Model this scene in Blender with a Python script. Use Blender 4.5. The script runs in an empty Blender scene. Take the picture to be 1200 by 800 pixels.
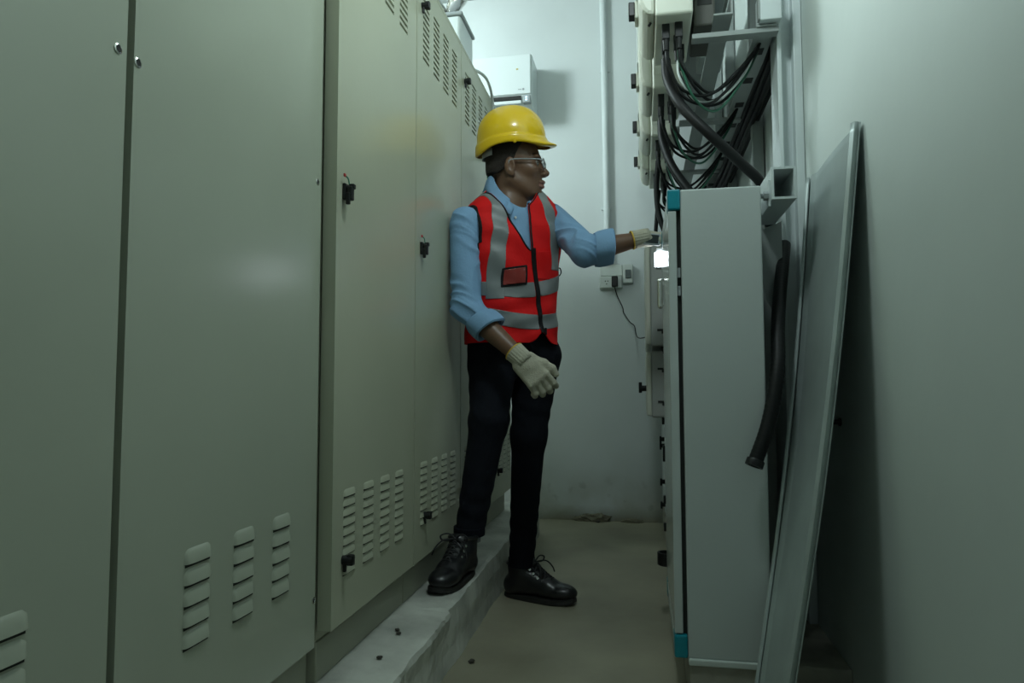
import bpy, bmesh, math, random
import numpy as np
from mathutils import Vector, Matrix
random.seed(7)
rng = np.random.default_rng(5)
SC = bpy.context.scene
COL = SC.collection

# ------------------------------------------------------------------ materials
def mat(name, col, rough=.5, metal=0., noise=0., nscale=6., bump=0., bscale=80., spec=.5, emit=None, estr=0., coat=0., alpha=1., detail=4.):
    m = bpy.data.materials.new(name); m.use_nodes = True
    nt = m.node_tree; b = nt.nodes['Principled BSDF']
    b.inputs['Base Color'].default_value = (*col, 1)
    b.inputs['Roughness'].default_value = rough
    b.inputs['Metallic'].default_value = metal
    b.inputs['Specular IOR Level'].default_value = spec
    b.inputs['Coat Weight'].default_value = coat
    b.inputs['Alpha'].default_value = alpha
    if emit:
        b.inputs['Emission Color'].default_value = (*emit, 1)
        b.inputs['Emission Strength'].default_value = estr
    tc = nt.nodes.new('ShaderNodeTexCoord')
    if noise:
        n = nt.nodes.new('ShaderNodeTexNoise'); n.inputs['Scale'].default_value = nscale; n.inputs['Detail'].default_value = detail
        nt.links.new(tc.outputs['Object'], n.inputs['Vector'])
        r = nt.nodes.new('ShaderNodeMapRange'); r.inputs['From Min'].default_value = .3; r.inputs['From Max'].default_value = .7
        r.inputs['To Min'].default_value = 1 - noise; r.inputs['To Max'].default_value = 1 + noise * .5
        nt.links.new(n.outputs['Fac'], r.inputs['Value'])
        x = nt.nodes.new('ShaderNodeVectorMath'); x.operation = 'SCALE'; x.inputs[0].default_value = col
        nt.links.new(r.outputs['Result'], x.inputs['Scale'])
        nt.links.new(x.outputs['Vector'], b.inputs['Base Color'])
    if bump:
        n2 = nt.nodes.new('ShaderNodeTexNoise'); n2.inputs['Scale'].default_value = bscale; n2.inputs['Detail'].default_value = 3
        nt.links.new(tc.outputs['Object'], n2.inputs['Vector'])
        bp = nt.nodes.new('ShaderNodeBump'); bp.inputs['Strength'].default_value = bump; bp.inputs['Distance'].default_value = .01
        nt.links.new(n2.outputs['Fac'], bp.inputs['Height'])
        nt.links.new(bp.outputs['Normal'], b.inputs['Normal'])
    return m

def stain(m, cols, axis_fn):
    """adds shaped dirt patches: list of (scale, lo, hi, colour, z0, z1) -> mixed over base colour below height z1"""
    nt = m.node_tree; b = nt.nodes['Principled BSDF']
    tc = nt.nodes.new('ShaderNodeTexCoord')
    for (scale, lo, hi, c, z0, z1, amt) in cols:
        src = b.inputs['Base Color'].links[0].from_socket if b.inputs['Base Color'].links else None
        n = nt.nodes.new('ShaderNodeTexNoise'); n.inputs['Scale'].default_value = scale; n.inputs['Detail'].default_value = 6
        nt.links.new(tc.outputs['Object'], n.inputs['Vector'])
        r = nt.nodes.new('ShaderNodeMapRange'); r.inputs['From Min'].default_value = lo; r.inputs['From Max'].default_value = hi; r.inputs['To Max'].default_value = amt
        nt.links.new(n.outputs['Fac'], r.inputs['Value'])
        s = nt.nodes.new('ShaderNodeSeparateXYZ'); nt.links.new(tc.outputs['Object'], s.inputs['Vector'])
        h = nt.nodes.new('ShaderNodeMapRange'); h.inputs['From Min'].default_value = z1; h.inputs['From Max'].default_value = z0
        nt.links.new(s.outputs[axis_fn], h.inputs['Value'])
        mu = nt.nodes.new('ShaderNodeMath'); mu.operation = 'MULTIPLY'
        nt.links.new(r.outputs['Result'], mu.inputs[0]); nt.links.new(h.outputs['Result'], mu.inputs[1])
        mx = nt.nodes.new('ShaderNodeMix'); mx.data_type = 'RGBA'
        nt.links.new(mu.outputs[0], mx.inputs['Factor'])
        if src: nt.links.new(src, mx.inputs['A'])
        else: mx.inputs['A'].default_value = b.inputs['Base Color'].default_value
        mx.inputs['B'].default_value = (*c, 1)
        nt.links.new(mx.outputs['Result'], b.inputs['Base Color'])

# ------------------------------------------------------------------ objects
def tag(o, label=None, cat=None, group=None, kind=None):
    if label: o['label'] = label
    if cat: o['category'] = cat
    if group: o['group'] = group
    if kind: o['kind'] = kind
    return o
def empty(name, loc=(0, 0, 0), label=None, cat=None, group=None):
    o = bpy.data.objects.new(name, None); COL.objects.link(o); o.location = loc; o.empty_display_size = .05
    tag(o, label, cat, group); return o
def link(name, me, m, parent=None, smooth=False):
    o = bpy.data.objects.new(name, me); COL.objects.link(o)
    if m is not None and not me.materials: me.materials.append(m)
    if smooth: me.shade_smooth()
    if parent is not None:
        o.parent = parent
        # geometry is written in world metres: undo the parents' offsets
        p = parent; off = Vector((0, 0, 0))
        while p is not None: off += p.location; p = p.parent
        o.location = -off
    return o
class MB:
    """collects shapes into one bmesh"""
    def __init__(s): s.bm = bmesh.new()
    def box(s, x0, x1, y0, y1, z0, z1, bev=0., seg=2, rot=None):
        g = bmesh.ops.create_cube(s.bm, size=1.)
        vs = g['verts']
        c = Vector(((x0 + x1) / 2, (y0 + y1) / 2, (z0 + z1) / 2)); d = (abs(x1 - x0), abs(y1 - y0), abs(z1 - z0))
        for v in vs: v.co = Vector((v.co.x * d[0], v.co.y * d[1], v.co.z * d[2]))
        if bev:
            es = list({e for v in vs for e in v.link_edges})
            r = bmesh.ops.bevel(s.bm, geom=es, offset=bev, segments=seg, profile=.5, affect='EDGES')
            vs = list({v for f in r['faces'] for v in f.verts} | {v for v in vs if v.is_valid})
        for v in vs:
            if rot is not None: v.co = rot @ v.co
            v.co += c
        return s
    def cyl(s, p0, p1, r0, r1=None, n=24, cap=True):
        if r1 is None: r1 = r0
        return s.tube([p0, p1], [r0, r1], n, cap)
    def tube(s, pts, r, n=10, cap=True):
        pts = [Vector(p) for p in pts]
        rs = r if isinstance(r, (list, tuple, np.ndarray)) else [r] * len(pts)
        T = []
        for i in range(len(pts)):
            a = pts[max(i - 1, 0)]; b = pts[min(i + 1, len(pts) - 1)]; T.append((b - a).normalized())
        u = T[0].orthogonal().normalized(); rings = []
        for i, p in enumerate(pts):
            u = (u - T[i] * u.dot(T[i])).normalized(); w = T[i].cross(u)
            rings.append([s.bm.verts.new(p + (u * math.cos(2 * math.pi * k / n) + w * math.sin(2 * math.pi * k / n)) * rs[i]) for k in range(n)])
        for a, b in zip(rings, rings[1:]):
            for k in range(n): s.bm.faces.new((a[k], a[(k + 1) % n], b[(k + 1) % n], b[k]))
        if cap: s.bm.faces.new(rings[0][::-1]); s.bm.faces.new(rings[-1])
        return s
    def lathe(s, prof, o, ax, n=24):
        """prof: list of (r, h) along axis ax from o"""
        ax = Vector(ax).normalized(); u = ax.orthogonal().normalized(); w = ax.cross(u); o = Vector(o); rings = []
        for r, h in prof:
            rings.append([s.bm.verts.new(o + ax * h + (u * math.cos(2 * math.pi * k / n) + w * math.sin(2 * math.pi * k / n)) * max(r, 1e-5)) for k in range(n)])
        for a, b in zip(rings, rings[1:]):
            for k in range(n): s.bm.faces.new((a[k], a[(k + 1) % n], b[(k + 1) % n], b[k]))
        s.bm.faces.new(rings[0][::-1]); s.bm.faces.new(rings[-1])
        return s
    def prism(s, poly, axis, a, b):
        """extrude a 2-D polygon along axis 'x','y','z' from a to b"""
        def P(q, t):
            return {'x': (t, q[0], q[1]), 'y': (q[0], t, q[1]), 'z': (q[0], q[1], t)}[axis]
        v0 = [s.bm.verts.new(P(q, a)) for q in poly]; v1 = [s.bm.verts.new(P(q, b)) for q in poly]
        n = len(poly)
        for k in range(n): s.bm.faces.new((v0[k], v0[(k + 1) % n], v1[(k + 1) % n], v1[k]))
        s.bm.faces.new(v0[::-1]); s.bm.faces.new(v1); return s
    def grid(s, P):
        """P: nested rows of points"""
        V = [[s.bm.verts.new(p) for p in row] for row in P]
        for a, b in zip(V, V[1:]):
            for k in range(len(a) - 1): s.bm.faces.new((a[k], a[k + 1], b[k + 1], b[k]))
        return s
    def build(s, name, m, parent=None, smooth=False, bevel=0., solid=0.):
        bmesh.ops.recalc_face_normals(s.bm, faces=s.bm.faces)
        me = bpy.data.meshes.new(name); s.bm.to_mesh(me); s.bm.free()
        o = link(name, me, m, parent, smooth)
        if solid:
            md = o.modifiers.new('solid', 'SOLIDIFY'); md.thickness = solid; md.offset = 0
        if bevel:
            md = o.modifiers.new('bevel', 'BEVEL'); md.width = bevel; md.segments = 2; md.limit_method = 'ANGLE'
        if smooth:
            me.set_sharp_from_angle(angle=math.radians(40))
        return o
def spline(P, n=10):
    P = [np.array(p, float) for p in P]; Q = [2 * P[0] - P[1]] + P + [2 * P[-1] - P[-2]]; out = []
    for i in range(1, len(Q) - 2):
        for k in range(n):
            t = k / n; a, b, c, d = Q[i - 1], Q[i], Q[i + 1], Q[i + 2]
            out.append(.5 * (2 * b + (c - a) * t + (2 * a - 5 * b + 4 * c - d) * t * t + (3 * b - 3 * c + d - a) * t ** 3))
    out.append(P[-1]); return [tuple(p) for p in out]

def plate(mb, y0, y1, z0, z1, xf, xb, holes):
    """sheet-metal plate in the plane X, with rectangular through-holes (ya,yb,za,zb)"""
    ys = sorted({y0, y1} | {h[0] for h in holes} | {h[1] for h in holes}); zs = sorted({z0, z1} | {h[2] for h in holes} | {h[3] for h in holes})
    bm = mb.bm; V = {}
    def v(i, j, x):
        k = (i, j, x)
        if k not in V: V[k] = bm.verts.new((x, ys[i], zs[j]))
        return V[k]
    ny, nz = len(ys) - 1, len(zs) - 1
    solid = [[not any(h[0] - 1e-6 <= ys[i] and ys[i + 1] <= h[1] + 1e-6 and h[2] - 1e-6 <= zs[j] and zs[j + 1] <= h[3] + 1e-6 for h in holes) for j in range(nz)] for i in range(ny)]
    S = lambda i, j: 0 <= i < ny and 0 <= j < nz and solid[i][j]
    for i in range(ny):
        for j in range(nz):
            if not solid[i][j]: continue
            bm.faces.new((v(i, j, xf), v(i + 1, j, xf), v(i + 1, j + 1, xf), v(i, j + 1, xf)))
            bm.faces.new((v(i, j, xb), v(i, j + 1, xb), v(i + 1, j + 1, xb), v(i + 1, j, xb)))
            for di, dj, a, b in ((-1, 0, (i, j), (i, j + 1)), (1, 0, (i + 1, j), (i + 1, j + 1)), (0, -1, (i, j), (i + 1, j)), (0, 1, (i, j + 1), (i + 1, j + 1))):
                if not S(i + di, j + dj):
                    bm.faces.new((v(*a, xf), v(*b, xf), v(*b, xb), v(*a, xb)))
def struct(o): o['kind'] = 'structure'; return o

# ------------------------------------------------------------------ signed distance modelling
def rc(p, a, b, ra, rb):
    a = np.asarray(a, np.float32); b = np.asarray(b, np.float32); ab = b - a
    t = np.clip(((p - a) @ ab) / float(ab @ ab), 0, 1)
    return np.linalg.norm(p - a - t[:, None] * ab, axis=1) - (ra + t * (rb - ra))
def el(p, c, r):
    q = (p - np.asarray(c, np.float32)); r = np.asarray(r, np.float32)
    k0 = np.linalg.norm(q / r, axis=1); k1 = np.linalg.norm(q / (r * r), axis=1) + 1e-9
    return k0 * (k0 - 1) / k1
def rb(p, c, hs, r):
    q = np.abs(p - np.asarray(c, np.float32)) - (np.asarray(hs, np.float32) - r)
    return np.linalg.norm(np.maximum(q, 0), axis=1) + np.minimum(q.max(axis=1), 0) - r
def sm(a, b, k):
    h = np.clip(.5 + .5 * (b - a) / k, 0, 1); return b + (a - b) * h - k * h * (1 - h)
def su(*ds, k=.02):
    d = ds[0]
    for e in ds[1:]: d = sm(d, e, k)
    return d
def sx(a, b, k): return -sm(-a, b, k)      # smooth subtract b from a
def frame(o, F, U):
    F = np.array(F, float); F /= np.linalg.norm(F); U = np.array(U, float); U -= F * (U @ F); U /= np.linalg.norm(U); L = np.cross(U, F)
    return np.array(o, float), np.array([F, L, U])      # rows: forward, left, up
def loc(p, fr): return ((p - fr[0].astype(np.float32)) @ fr[1].T.astype(np.float32))
def wld(q, fr): return np.asarray(q, float) @ fr[1] + fr[0]
def nets(fn, lo, hi, h, B=8):
    lo = np.array(lo, float); hi = np.array(hi, float)
    nb = np.ceil((hi - lo) / (h * B)).astype(int); n = nb * B
    cx = [lo[i] + (np.arange(nb[i]) + .5) * B * h - h / 2 for i in range(3)]
    G = np.stack(np.meshgrid(*cx, indexing='ij'), -1).reshape(-1, 3).astype(np.float32)
    dc = fn(G); act = np.abs(dc) < B * h * .87 * 1.5 + .004
    D = np.repeat(np.repeat(np.repeat(np.where(dc < 0, -1., 1.).astype(np.float32).reshape(nb), B, 0), B, 1), B, 2)
    off = np.stack(np.meshgrid(*[np.arange(B)] * 3, indexing='ij'), -1).reshape(-1, 3)
    idx = np.argwhere(act.reshape(nb))
    for s in range(0, len(idx), 1500):
        I = (idx[s:s + 1500, None, :] * B + off[None]).reshape(-1, 3)
        D[I[:, 0], I[:, 1], I[:, 2]] = fn((lo + I * h).astype(np.float32))
    S = D < 0
    cnt = np.zeros(tuple(n - 1), np.int8)
    for dx in (0, 1):
        for dy in (0, 1):
            for dz in (0, 1): cnt += S[dx:n[0] - 1 + dx, dy:n[1] - 1 + dy, dz:n[2] - 1 + dz]
    C = np.argwhere((cnt > 0) & (cnt < 8))
    acc = np.zeros((len(C), 3)); w = np.zeros(len(C))
    for ax in range(3):
        o = [a for a in range(3) if a != ax]
        for i in (0, 1):
            for j in (0, 1):
                a = C.copy(); a[:, o[0]] += i; a[:, o[1]] += j; b = a.copy(); b[:, ax] += 1
                da = D[a[:, 0], a[:, 1], a[:, 2]]; db = D[b[:, 0], b[:, 1], b[:, 2]]
                m = (da < 0) != (db < 0); t = np.where(m, da / np.where(m, da - db, 1), 0)
                pt = a.astype(float); pt[:, ax] += t
                acc[m] += pt[m]; w[m] += 1
    V = lo + acc / w[:, None] * h
    id_ = np.full(tuple(n - 1), -1, np.int32); id_[C[:, 0], C[:, 1], C[:, 2]] = np.arange(len(C))
    Q = []
    for ax in range(3):
        o1, o2 = (ax + 1) % 3, (ax + 2) % 3
        sl = [slice(None)] * 3; s2 = [slice(None)] * 3; sl[ax] = slice(0, -1); s2[ax] = slice(1, None)
        E = np.argwhere(S[tuple(sl)] != S[tuple(s2)])
        E = E[(E[:, o1] > 0) & (E[:, o2] > 0) & (E[:, o1] < n[o1] - 1) & (E[:, o2] < n[o2] - 1)]
        ins = S[E[:, 0], E[:, 1], E[:, 2]]
        q = []
        for d1, d2 in ((-1, -1), (0, -1), (0, 0), (-1, 0)):
            c = E.copy(); c[:, o1] += d1; c[:, o2] += d2; q.append(id_[c[:, 0], c[:, 1], c[:, 2]])
        q = np.stack(q, 1); q[~ins] = q[~ins][:, ::-1]; Q.append(q)
    Q = np.concatenate(Q); Q = Q[(Q >= 0).all(1)]
    return V, Q
def mesh_vq(name, V, Q):
    me = bpy.data.meshes.new(name); me.from_pydata([tuple(v) for v in V], [], [tuple(int(i) for i in q) for q in Q]); me.update(); return me
def sdf_obj(name, fn, lo, hi, h, m, parent):
    V, Q = nets(fn, lo, hi, h); return link(name, mesh_vq(name, V, Q), m, parent, True)
def clip(V, F, g):
    """split polygons by the sign of the scalar g given per vertex; returns the part with g<0 as (V, F, source weights)"""
    V = [tuple(v) for v in V]; nv = len(V); g = list(g); outF = []; cache = {}
    def cut(i, j):
        k = (min(i, j), max(i, j))
        if k not in cache:
            a, b = k; t = g[a] / (g[a] - g[b]); V.append(tuple(V[a][q] + t * (V[b][q] - V[a][q]) for q in range(3))); cache[k] = len(V) - 1
            src.append((a, b, t))
        return cache[k]
    src = [(i, i, 0.) for i in range(nv)]
    for f in F:
        ins = [g[i] < 0 for i in f]
        if all(ins): outF.append(tuple(f)); continue
        if not any(ins): continue
        p = []
        for a in range(len(f)):
            i, j = f[a], f[(a + 1) % len(f)]
            if g[i] < 0: p.append(i)
            if (g[i] < 0) != (g[j] < 0): p.append(cut(i, j))
        if len(p) > 2: outF.append(tuple(p))
    used = sorted({i for f in outF for i in f}); re = {u: k for k, u in enumerate(used)}
    return [V[u] for u in used], [tuple(re[i] for i in f) for f in outF], [src[u] for u in used]
# ------------------------------------------------------------------ palette
M = {}
M['wall'] = mat('painted_plaster', (.61, .66, .655), .55, noise=.06, nscale=2.2, bump=.06, bscale=25)
M['wall_r'] = mat('painted_plaster_side', (.56, .62, .59), .5, noise=.05, nscale=2.5, bump=.06, bscale=25)
stain(M['wall'], [(6., .30, .50, (.16, .15, .10), .0, .085, .95), (4., .40, .6, (.30, .30, .22), .0, .30, .6), (3., .5, .75, (.34, .36, .30), .0, .55, .5), (13., .60, .72, (.10, .10, .08), .0, .30, .6)], 'Z')
M['ceil'] = mat('ceiling_paint', (.42, .45, .44), .7)
M['floor'] = mat('bare_concrete', (.33, .31, .225), .5, noise=.28, nscale=2.4, bump=.12, bscale=30, detail=8)
M['plinth'] = mat('rough_concrete', (.54, .55, .50), .75, noise=.35, nscale=7, bump=.5, bscale=24, detail=8)
M['cab'] = mat('grey_green_enamel', (.42, .45, .365), .24, noise=.04, nscale=3, bump=.02, bscale=60)
M['cab2'] = mat('beige_enamel', (.46, .475, .365), .25, noise=.04, nscale=3, bump=.02, bscale=60)
M['cabbase'] = mat('olive_base_paint', (.33, .34, .26), .45, noise=.1, nscale=5)
M['dark'] = mat('dark_interior', (.02, .022, .02), .8)
M['black'] = mat('black_plastic', (.012, .013, .013), .4, spec=.3)
M['chrome'] = mat('chrome', (.75, .75, .72), .15, metal=1)
M['steelw'] = mat('white_steel_paint', (.60, .66, .66), .42, noise=.05, nscale=9)
M['steelg'] = mat('grey_steel_paint', (.30, .33, .32), .45, noise=.12, nscale=7)
M['box'] = mat('pale_grey_enamel', (.50, .55, .54), .4, noise=.03, nscale=4, bump=.03, bscale=90)
M['boxdoor'] = mat('glossy_grey_door', (.50, .55, .54), .16, noise=.02)
M['teal'] = mat('teal_plastic', (.0, .24, .31), .35)
M['inv'] = mat('ivory_cast_metal', (.60, .62, .53), .45, noise=.05, nscale=6)
M['invf'] = mat('pale_cover', (.55, .60, .58), .4)
M['galv'] = mat('galvanised_sheet', (.40, .46, .45), .36, metal=.3, noise=.2, nscale=5, bump=.03, bscale=12, detail=6)
M['cable'] = mat('black_cable', (.007, .008, .008), .5, spec=.25)
M['cableg'] = mat('green_cable', (.02, .12, .07), .45)
M['cablew'] = mat('white_cable', (.55, .60, .58), .45)
M['lit'] = mat('lit_lens', (.9, .95, 1.), .3, emit=(.86, .95, 1.), estr=16)
M['ac'] = mat('white_plastic', (.66, .72, .72), .35)
M['greyplast'] = mat('grey_plastic', (.30, .33, .34), .45)
M['red'] = mat('red_wire', (.5, .03, .03), .5)
M['greenw'] = mat('green_wire', (.03, .22, .14), .5)
M['pebble'] = mat('dark_rubble', (.06, .055, .045), .9)
M['chunk'] = mat('crumbled_plaster', (.17, .16, .11), .9, noise=.4, nscale=30, bump=.6, bscale=60)

# ------------------------------------------------------------------ room shell
YB, XR, ZC = 3.86, .46, 3.06
def slab(name, a, b, m): return struct(MB().box(a[0], b[0], a[1], b[1], a[2], b[2]).build(name, m))
slab('floor', (-2.3, -2.6, -.12), (.6, 4.0, 0), M['floor'])
slab('ceiling', (-2.3, -2.6, ZC), (.6, 4.0, ZC + .1), M['ceil'])
slab('wall_back', (-2.3, YB, 0), (.6, YB + .14, ZC), M['wall'])
slab('wall_right', (XR, -2.6, 0), (XR + .14, YB, ZC), M['wall_r'])
slab('wall_left', (-2.3, -2.6, 0), (-2.16, YB, ZC), M['plinth'])
slab('wall_front', (-2.16, -2.6, 0), (XR, -2.46, ZC), M['wall'])
# concrete kerb that carries the left cabinets: worn, uneven outer edge
HP = .16
def kerb():
    mb = MB(); n = 220; ys = [-.2 + (3.45 + .2) * k / n for k in range(n + 1)]; rows = []
    for i, y in enumerate(ys):
        w = .003 * math.sin(y * 7.3) * math.sin(y * 3.1 + 1) + .0018 * math.sin(y * 23 + 2) + random.uniform(-.0015, .0015)
        tw = .002 * math.sin(y * 5) ; ch = .004 + .002 * abs(math.sin(y * 11)) + random.uniform(0, .0025)
        x = -.517 + w; drop = .014 if y < 1.80 else 0.
        dx = .018 if y < 1.80 else 0.
        rows.append([(-1.25, y, 0), (-1.25, y, HP), (-.655, y, HP), (-.60, y, HP), (x - ch * 1.6 + dx, y, HP - drop * .6 + tw * .3), (x + dx * .6, y, HP - ch - drop), (x + .004 + random.uniform(-.002, .002), y, HP * .62), (x + .001, y, HP * .3), (x + .004, y, 0)])
    mb.grid(rows)
    mb.bm.faces.new([mb.bm.verts.new(p) for p in rows[0]]); mb.bm.faces.new([mb.bm.verts.new(p) for p in rows[-1]])
    bmesh.ops.remove_doubles(mb.bm, verts=mb.bm.verts, dist=1e-5)
    return struct(mb.build('trim_1', M['plinth']))
kerb()
# low concrete plinth under the right-hand row
struct(MB().box(.102, XR, 1.70, YB, 0, .112).build('trim_2', mat('grubby_plinth', (.36, .35, .29), .75, noise=.4, nscale=9, bump=.4, bscale=30, detail=8), bevel=.004))
struct(MB().box(.100, .31, 1.695, 1.74, .098, .1135).build('trim_3', M['wall_r'], bevel=.003))

# ------------------------------------------------------------------ camera (1200x800 photograph, 24 mm equivalent)
cam = bpy.data.cameras.new('camera'); camo = bpy.data.objects.new('camera', cam); COL.objects.link(camo)
cam.sensor_width = 36.; cam.lens = 24.; cam.clip_start = .02
d = np.array([152 / 800, -49 / 800, 1.]); d /= np.linalg.norm(d)
up = np.array([-math.sin(math.radians(.8)), math.cos(math.radians(.8)), 0]); up -= d * (up @ d); up /= np.linalg.norm(up)
xx = np.cross(up, d)
W = np.array([xx, d, up])              # rows: world X, Y, Z expressed in (right, up, forward)
camo.matrix_world = Matrix(((W[0][0], W[0][1], -W[0][2], 0), (W[1][0], W[1][1], -W[1][2], 0), (W[2][0], W[2][1], -W[2][2], .76), (0, 0, 0, 1)))
SC.camera = camo

# ------------------------------------------------------------------ lights: ceiling tubes of the room
def tube_light(name, loc, sx_, sy_, w, col, rot=(0, 0, 0)):
    l = bpy.data.lights.new(name, 'AREA'); l.shape = 'RECTANGLE'; l.size = sx_; l.size_y = sy_; l.energy = w; l.color = col
    o = bpy.data.objects.new(name, l); COL.objects.link(o); o.location = loc; o.rotation_euler = rot; return o
TC = (.80, .965, 1.)
def bulb(name, loc, r, w, col):
    l = bpy.data.lights.new(name, 'POINT'); l.shadow_soft_size = r; l.energy = w; l.color = col
    o = bpy.data.objects.new(name, l); COL.objects.link(o); o.location = loc; return o
bulb('hall_lamp', (-1.85, 2.35, 2.78), .22, 105, (.82, .97, 1.))          # over the cabinets, lights the back wall past their top edge
bulb('aisle_lamp', (-.10, 1.22, 2.24), .10, 21, (.83, .985, .98))           # above the aisle, just over the camera's view
wd = bpy.data.worlds.new('world'); SC.world = wd; wd.use_nodes = True
wd.node_tree.nodes['Background'].inputs[0].default_value = (.02, .022, .022, 1)
SC.view_settings.view_transform = 'Standard'; SC.view_settings.look = 'None'; SC.view_settings.gamma = 1
SC.view_settings.use_curve_mapping = False; SC.view_settings.exposure = 0.
# ------------------------------------------------------------------ left row of electrical cabinets
def louvre(mb, xf, y0, y1, z0, z1, P=.0085, ny=16, nz=7):
    rows = []
    for j in range(nz + 1):
        t = j / nz; r = []
        for i in range(ny + 1):
            s = i / ny; e = max(0., 1 - abs(2 * s - 1) ** 5 - t ** 3) ** .5
            r.append((xf - .0015 + (P + .0015) * e * (.62 + .38 * (1 - t)), y0 + (y1 - y0) * s, z0 + (z1 - z0) * t))
        rows.append(r)
    mb.grid(rows)
    # rolled lower lip and open throat beneath it
    low = rows[0]; V0 = [mb.bm.verts.new(p) for p in low]; V1 = [mb.bm.verts.new((xf - .002 + (p[0] - xf) * .55, p[1], p[2] + .004)) for p in low]
    for i in range(ny): mb.bm.faces.new((V0[i], V0[i + 1], V1[i + 1], V1[i]))
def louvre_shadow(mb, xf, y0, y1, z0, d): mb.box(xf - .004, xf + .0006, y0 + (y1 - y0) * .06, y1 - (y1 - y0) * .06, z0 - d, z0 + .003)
def latch(parent, x, y, z, m_seal=True):
    """black quarter-turn swing handle with key boss"""
    k_ = .64; X0, Y0, Z0 = x, y, z; x = y = z = 0.
    o = MB()
    o.box(x, x + .012, y - .012, y + .014, z - .028, z + .028, .004)
    o.cyl((x + .01, y + .004, z + .012), (x + .032, y + .004, z + .012), .012, .011, 14)
    o.box(x + .016, x + .034, y - .010, y + .012, z - .030, z + .016, .004)
    o.box(x + .014, x + .028, y - .016, y - .004, z - .046, z - .006, .003)
    o.box(x + .020, x + .038, y - .004, y + .016, z + .010, z + .026, .003)
    for v in o.bm.verts: v.co = Vector((X0 + v.co.x * k_, Y0 + v.co.y * k_, Z0 + v.co.z * k_))
    x, y, z = X0, Y0, Z0
    l = o.build('latch', M['black'], parent, smooth=False)
    if m_seal:
        MB().tube(spline([(x + .012, y + .003, z + .015), (x + .012, y - .004, z + .027), (x + .008, y - .010, z + .032)], 6), .0016, 6).build('seal_wire', M['greenw'], l)
        MB().box(x + .006, x + .010, y - .016, y - .008, z + .029, z + .036, .0015).build('seal_tag', M['red'], l)
    return l
def small_latch(parent, x, y, z):
    o = MB(); o.cyl((x, y, z), (x + .022, y, z), .010, .009, 14); o.box(x + .009, x + .024, y - .006, y + .009, z - .011, z + .011, .003); o.box(x + .002, x + .009, y - .007, y + .001, z - .024, z - .006, .002)
    return o.build('latch', M['black'], parent)

def left_cabinet(y0, y1, xdoor, xbase, dz0, ztop, m, label, louv, slots=None, latches=(), bolts=(), nsl=5, gap=.0055):
    t = empty('electrical_cabinet', (xbase - .25, (y0 + y1) / 2, HP), label, 'cabinet', 'electrical cabinets along the left wall')
    mb = MB(); mb.box(-1.22, xdoor - .034, y0 + .004, y1 - .004, HP + .075, ztop - .012, .003)
    mb.build('body', m, t)
    MB().box(-1.2, xbase, y0 + .001, y1 - .001, HP, HP + .08, .003).build('base_frame', M['cabbase'], t)
    MB().box(-1.22, xdoor, y0 + .002, y1 - .002, ztop - .014, ztop, .003).build('top_plate', m, t)
    # door: flanged sheet with through slots
    dmb = MB(); plate(dmb, y0 + gap, y1 - gap, dz0, ztop - .016, xdoor, xdoor - .030, slots or [])
    d = dmb.build('door', m, t, bevel=0)
    if slots:
        ys = [s[0] for s in slots] + [s[1] for s in slots]; zs = [s[2] for s in slots] + [s[3] for s in slots]
        MB().box(xdoor - .030, xdoor - .022, min(ys) - .01, max(ys) + .01, min(zs) - .01, max(zs) + .01).build('vent_backing', M['dark'], d)  # dark sheet behind the slots, stands in for the shaded interior
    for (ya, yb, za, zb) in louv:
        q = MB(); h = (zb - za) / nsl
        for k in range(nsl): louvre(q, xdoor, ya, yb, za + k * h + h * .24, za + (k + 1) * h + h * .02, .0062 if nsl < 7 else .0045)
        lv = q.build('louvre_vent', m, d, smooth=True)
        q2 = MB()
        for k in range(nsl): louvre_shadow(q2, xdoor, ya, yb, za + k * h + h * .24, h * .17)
        q2.build('louvre_slot_shade', M['dark'], d)  # dark strips below the hoods, shade of the throats put in as colour
    for a in latches: (small_latch if len(a) > 2 else latch)(d, xdoor, a[0], a[1])
    for (y, z) in bolts:
        q = MB(); q.cyl((xdoor - .01, y, z), (xdoor + .0012, y, z), .0048, .0048, 16); q.build('key_hole', M['dark'], d)
        q = MB(); q.lathe([(.0066, 0), (.0066, .0012), (.0050, .0020), (.0046, .0008)], (xdoor, y, z), (1, 0, 0), 18); q.build('lock_ring', M['chrome'], d, smooth=True)
    return t
FL = lambda ys: [(a, b, .375, .523) for a, b in ys]
left_cabinet(.20, .758, -.65, -.668, .235, 2.045, M['cab'], 'grey-green cabinet at far left edge of photo, cropped by frame',
             FL([(.455, .515), (.575, .640)]), bolts=[(.737, 1.187)])
left_cabinet(.760, 1.306, -.65, -.668, .235, 2.045, M['cab'], 'wide grey-green cabinet with three louvre columns, nearest whole door to the camera',
             FL([(.892, .957), (1.013, 1.077), (1.132, 1.197)]), bolts=[(.772, 1.185), (1.283, 1.175), (1.293, .33)])
def slotset(y, dy, n, z0, z1, ln, rows):
    out = []
    for c in range(n):
        for r in range(rows):
            z = z0 + (z1 - z0) * r / (rows - 1); out.append((y + c * dy, y + c * dy + ln, z - .0045, z + .0045))
    return out
XD, XBS, DZ, ZT = -.621, -.651, .263, 1.986
def rear(y0, label, y1, lat):
    lou = [(y0 + a, y0 + a + .066, .356, .538) for a in (.052, .157, .260, .360)]
    slots = slotset(y0 + .055, .105, 4, 1.722, 1.90, .062, 11)
    return left_cabinet(y0, y1, XD, XBS, DZ, ZT, M['cab2'], label, lou, slots, lat, nsl=9, gap=.0025)
rear(1.310, 'first beige cabinet after the grey-green ones, whole door in view with black latches', 1.819, [(1.346, 1.170), (1.366, .392, 1), (1.346, 1.872, 1)])
rear(1.821, 'beige cabinet the man leans his shoulder against', 2.311, [(1.866, 1.150), (1.905, .384, 1), (1.866, 1.872, 1)])
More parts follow.
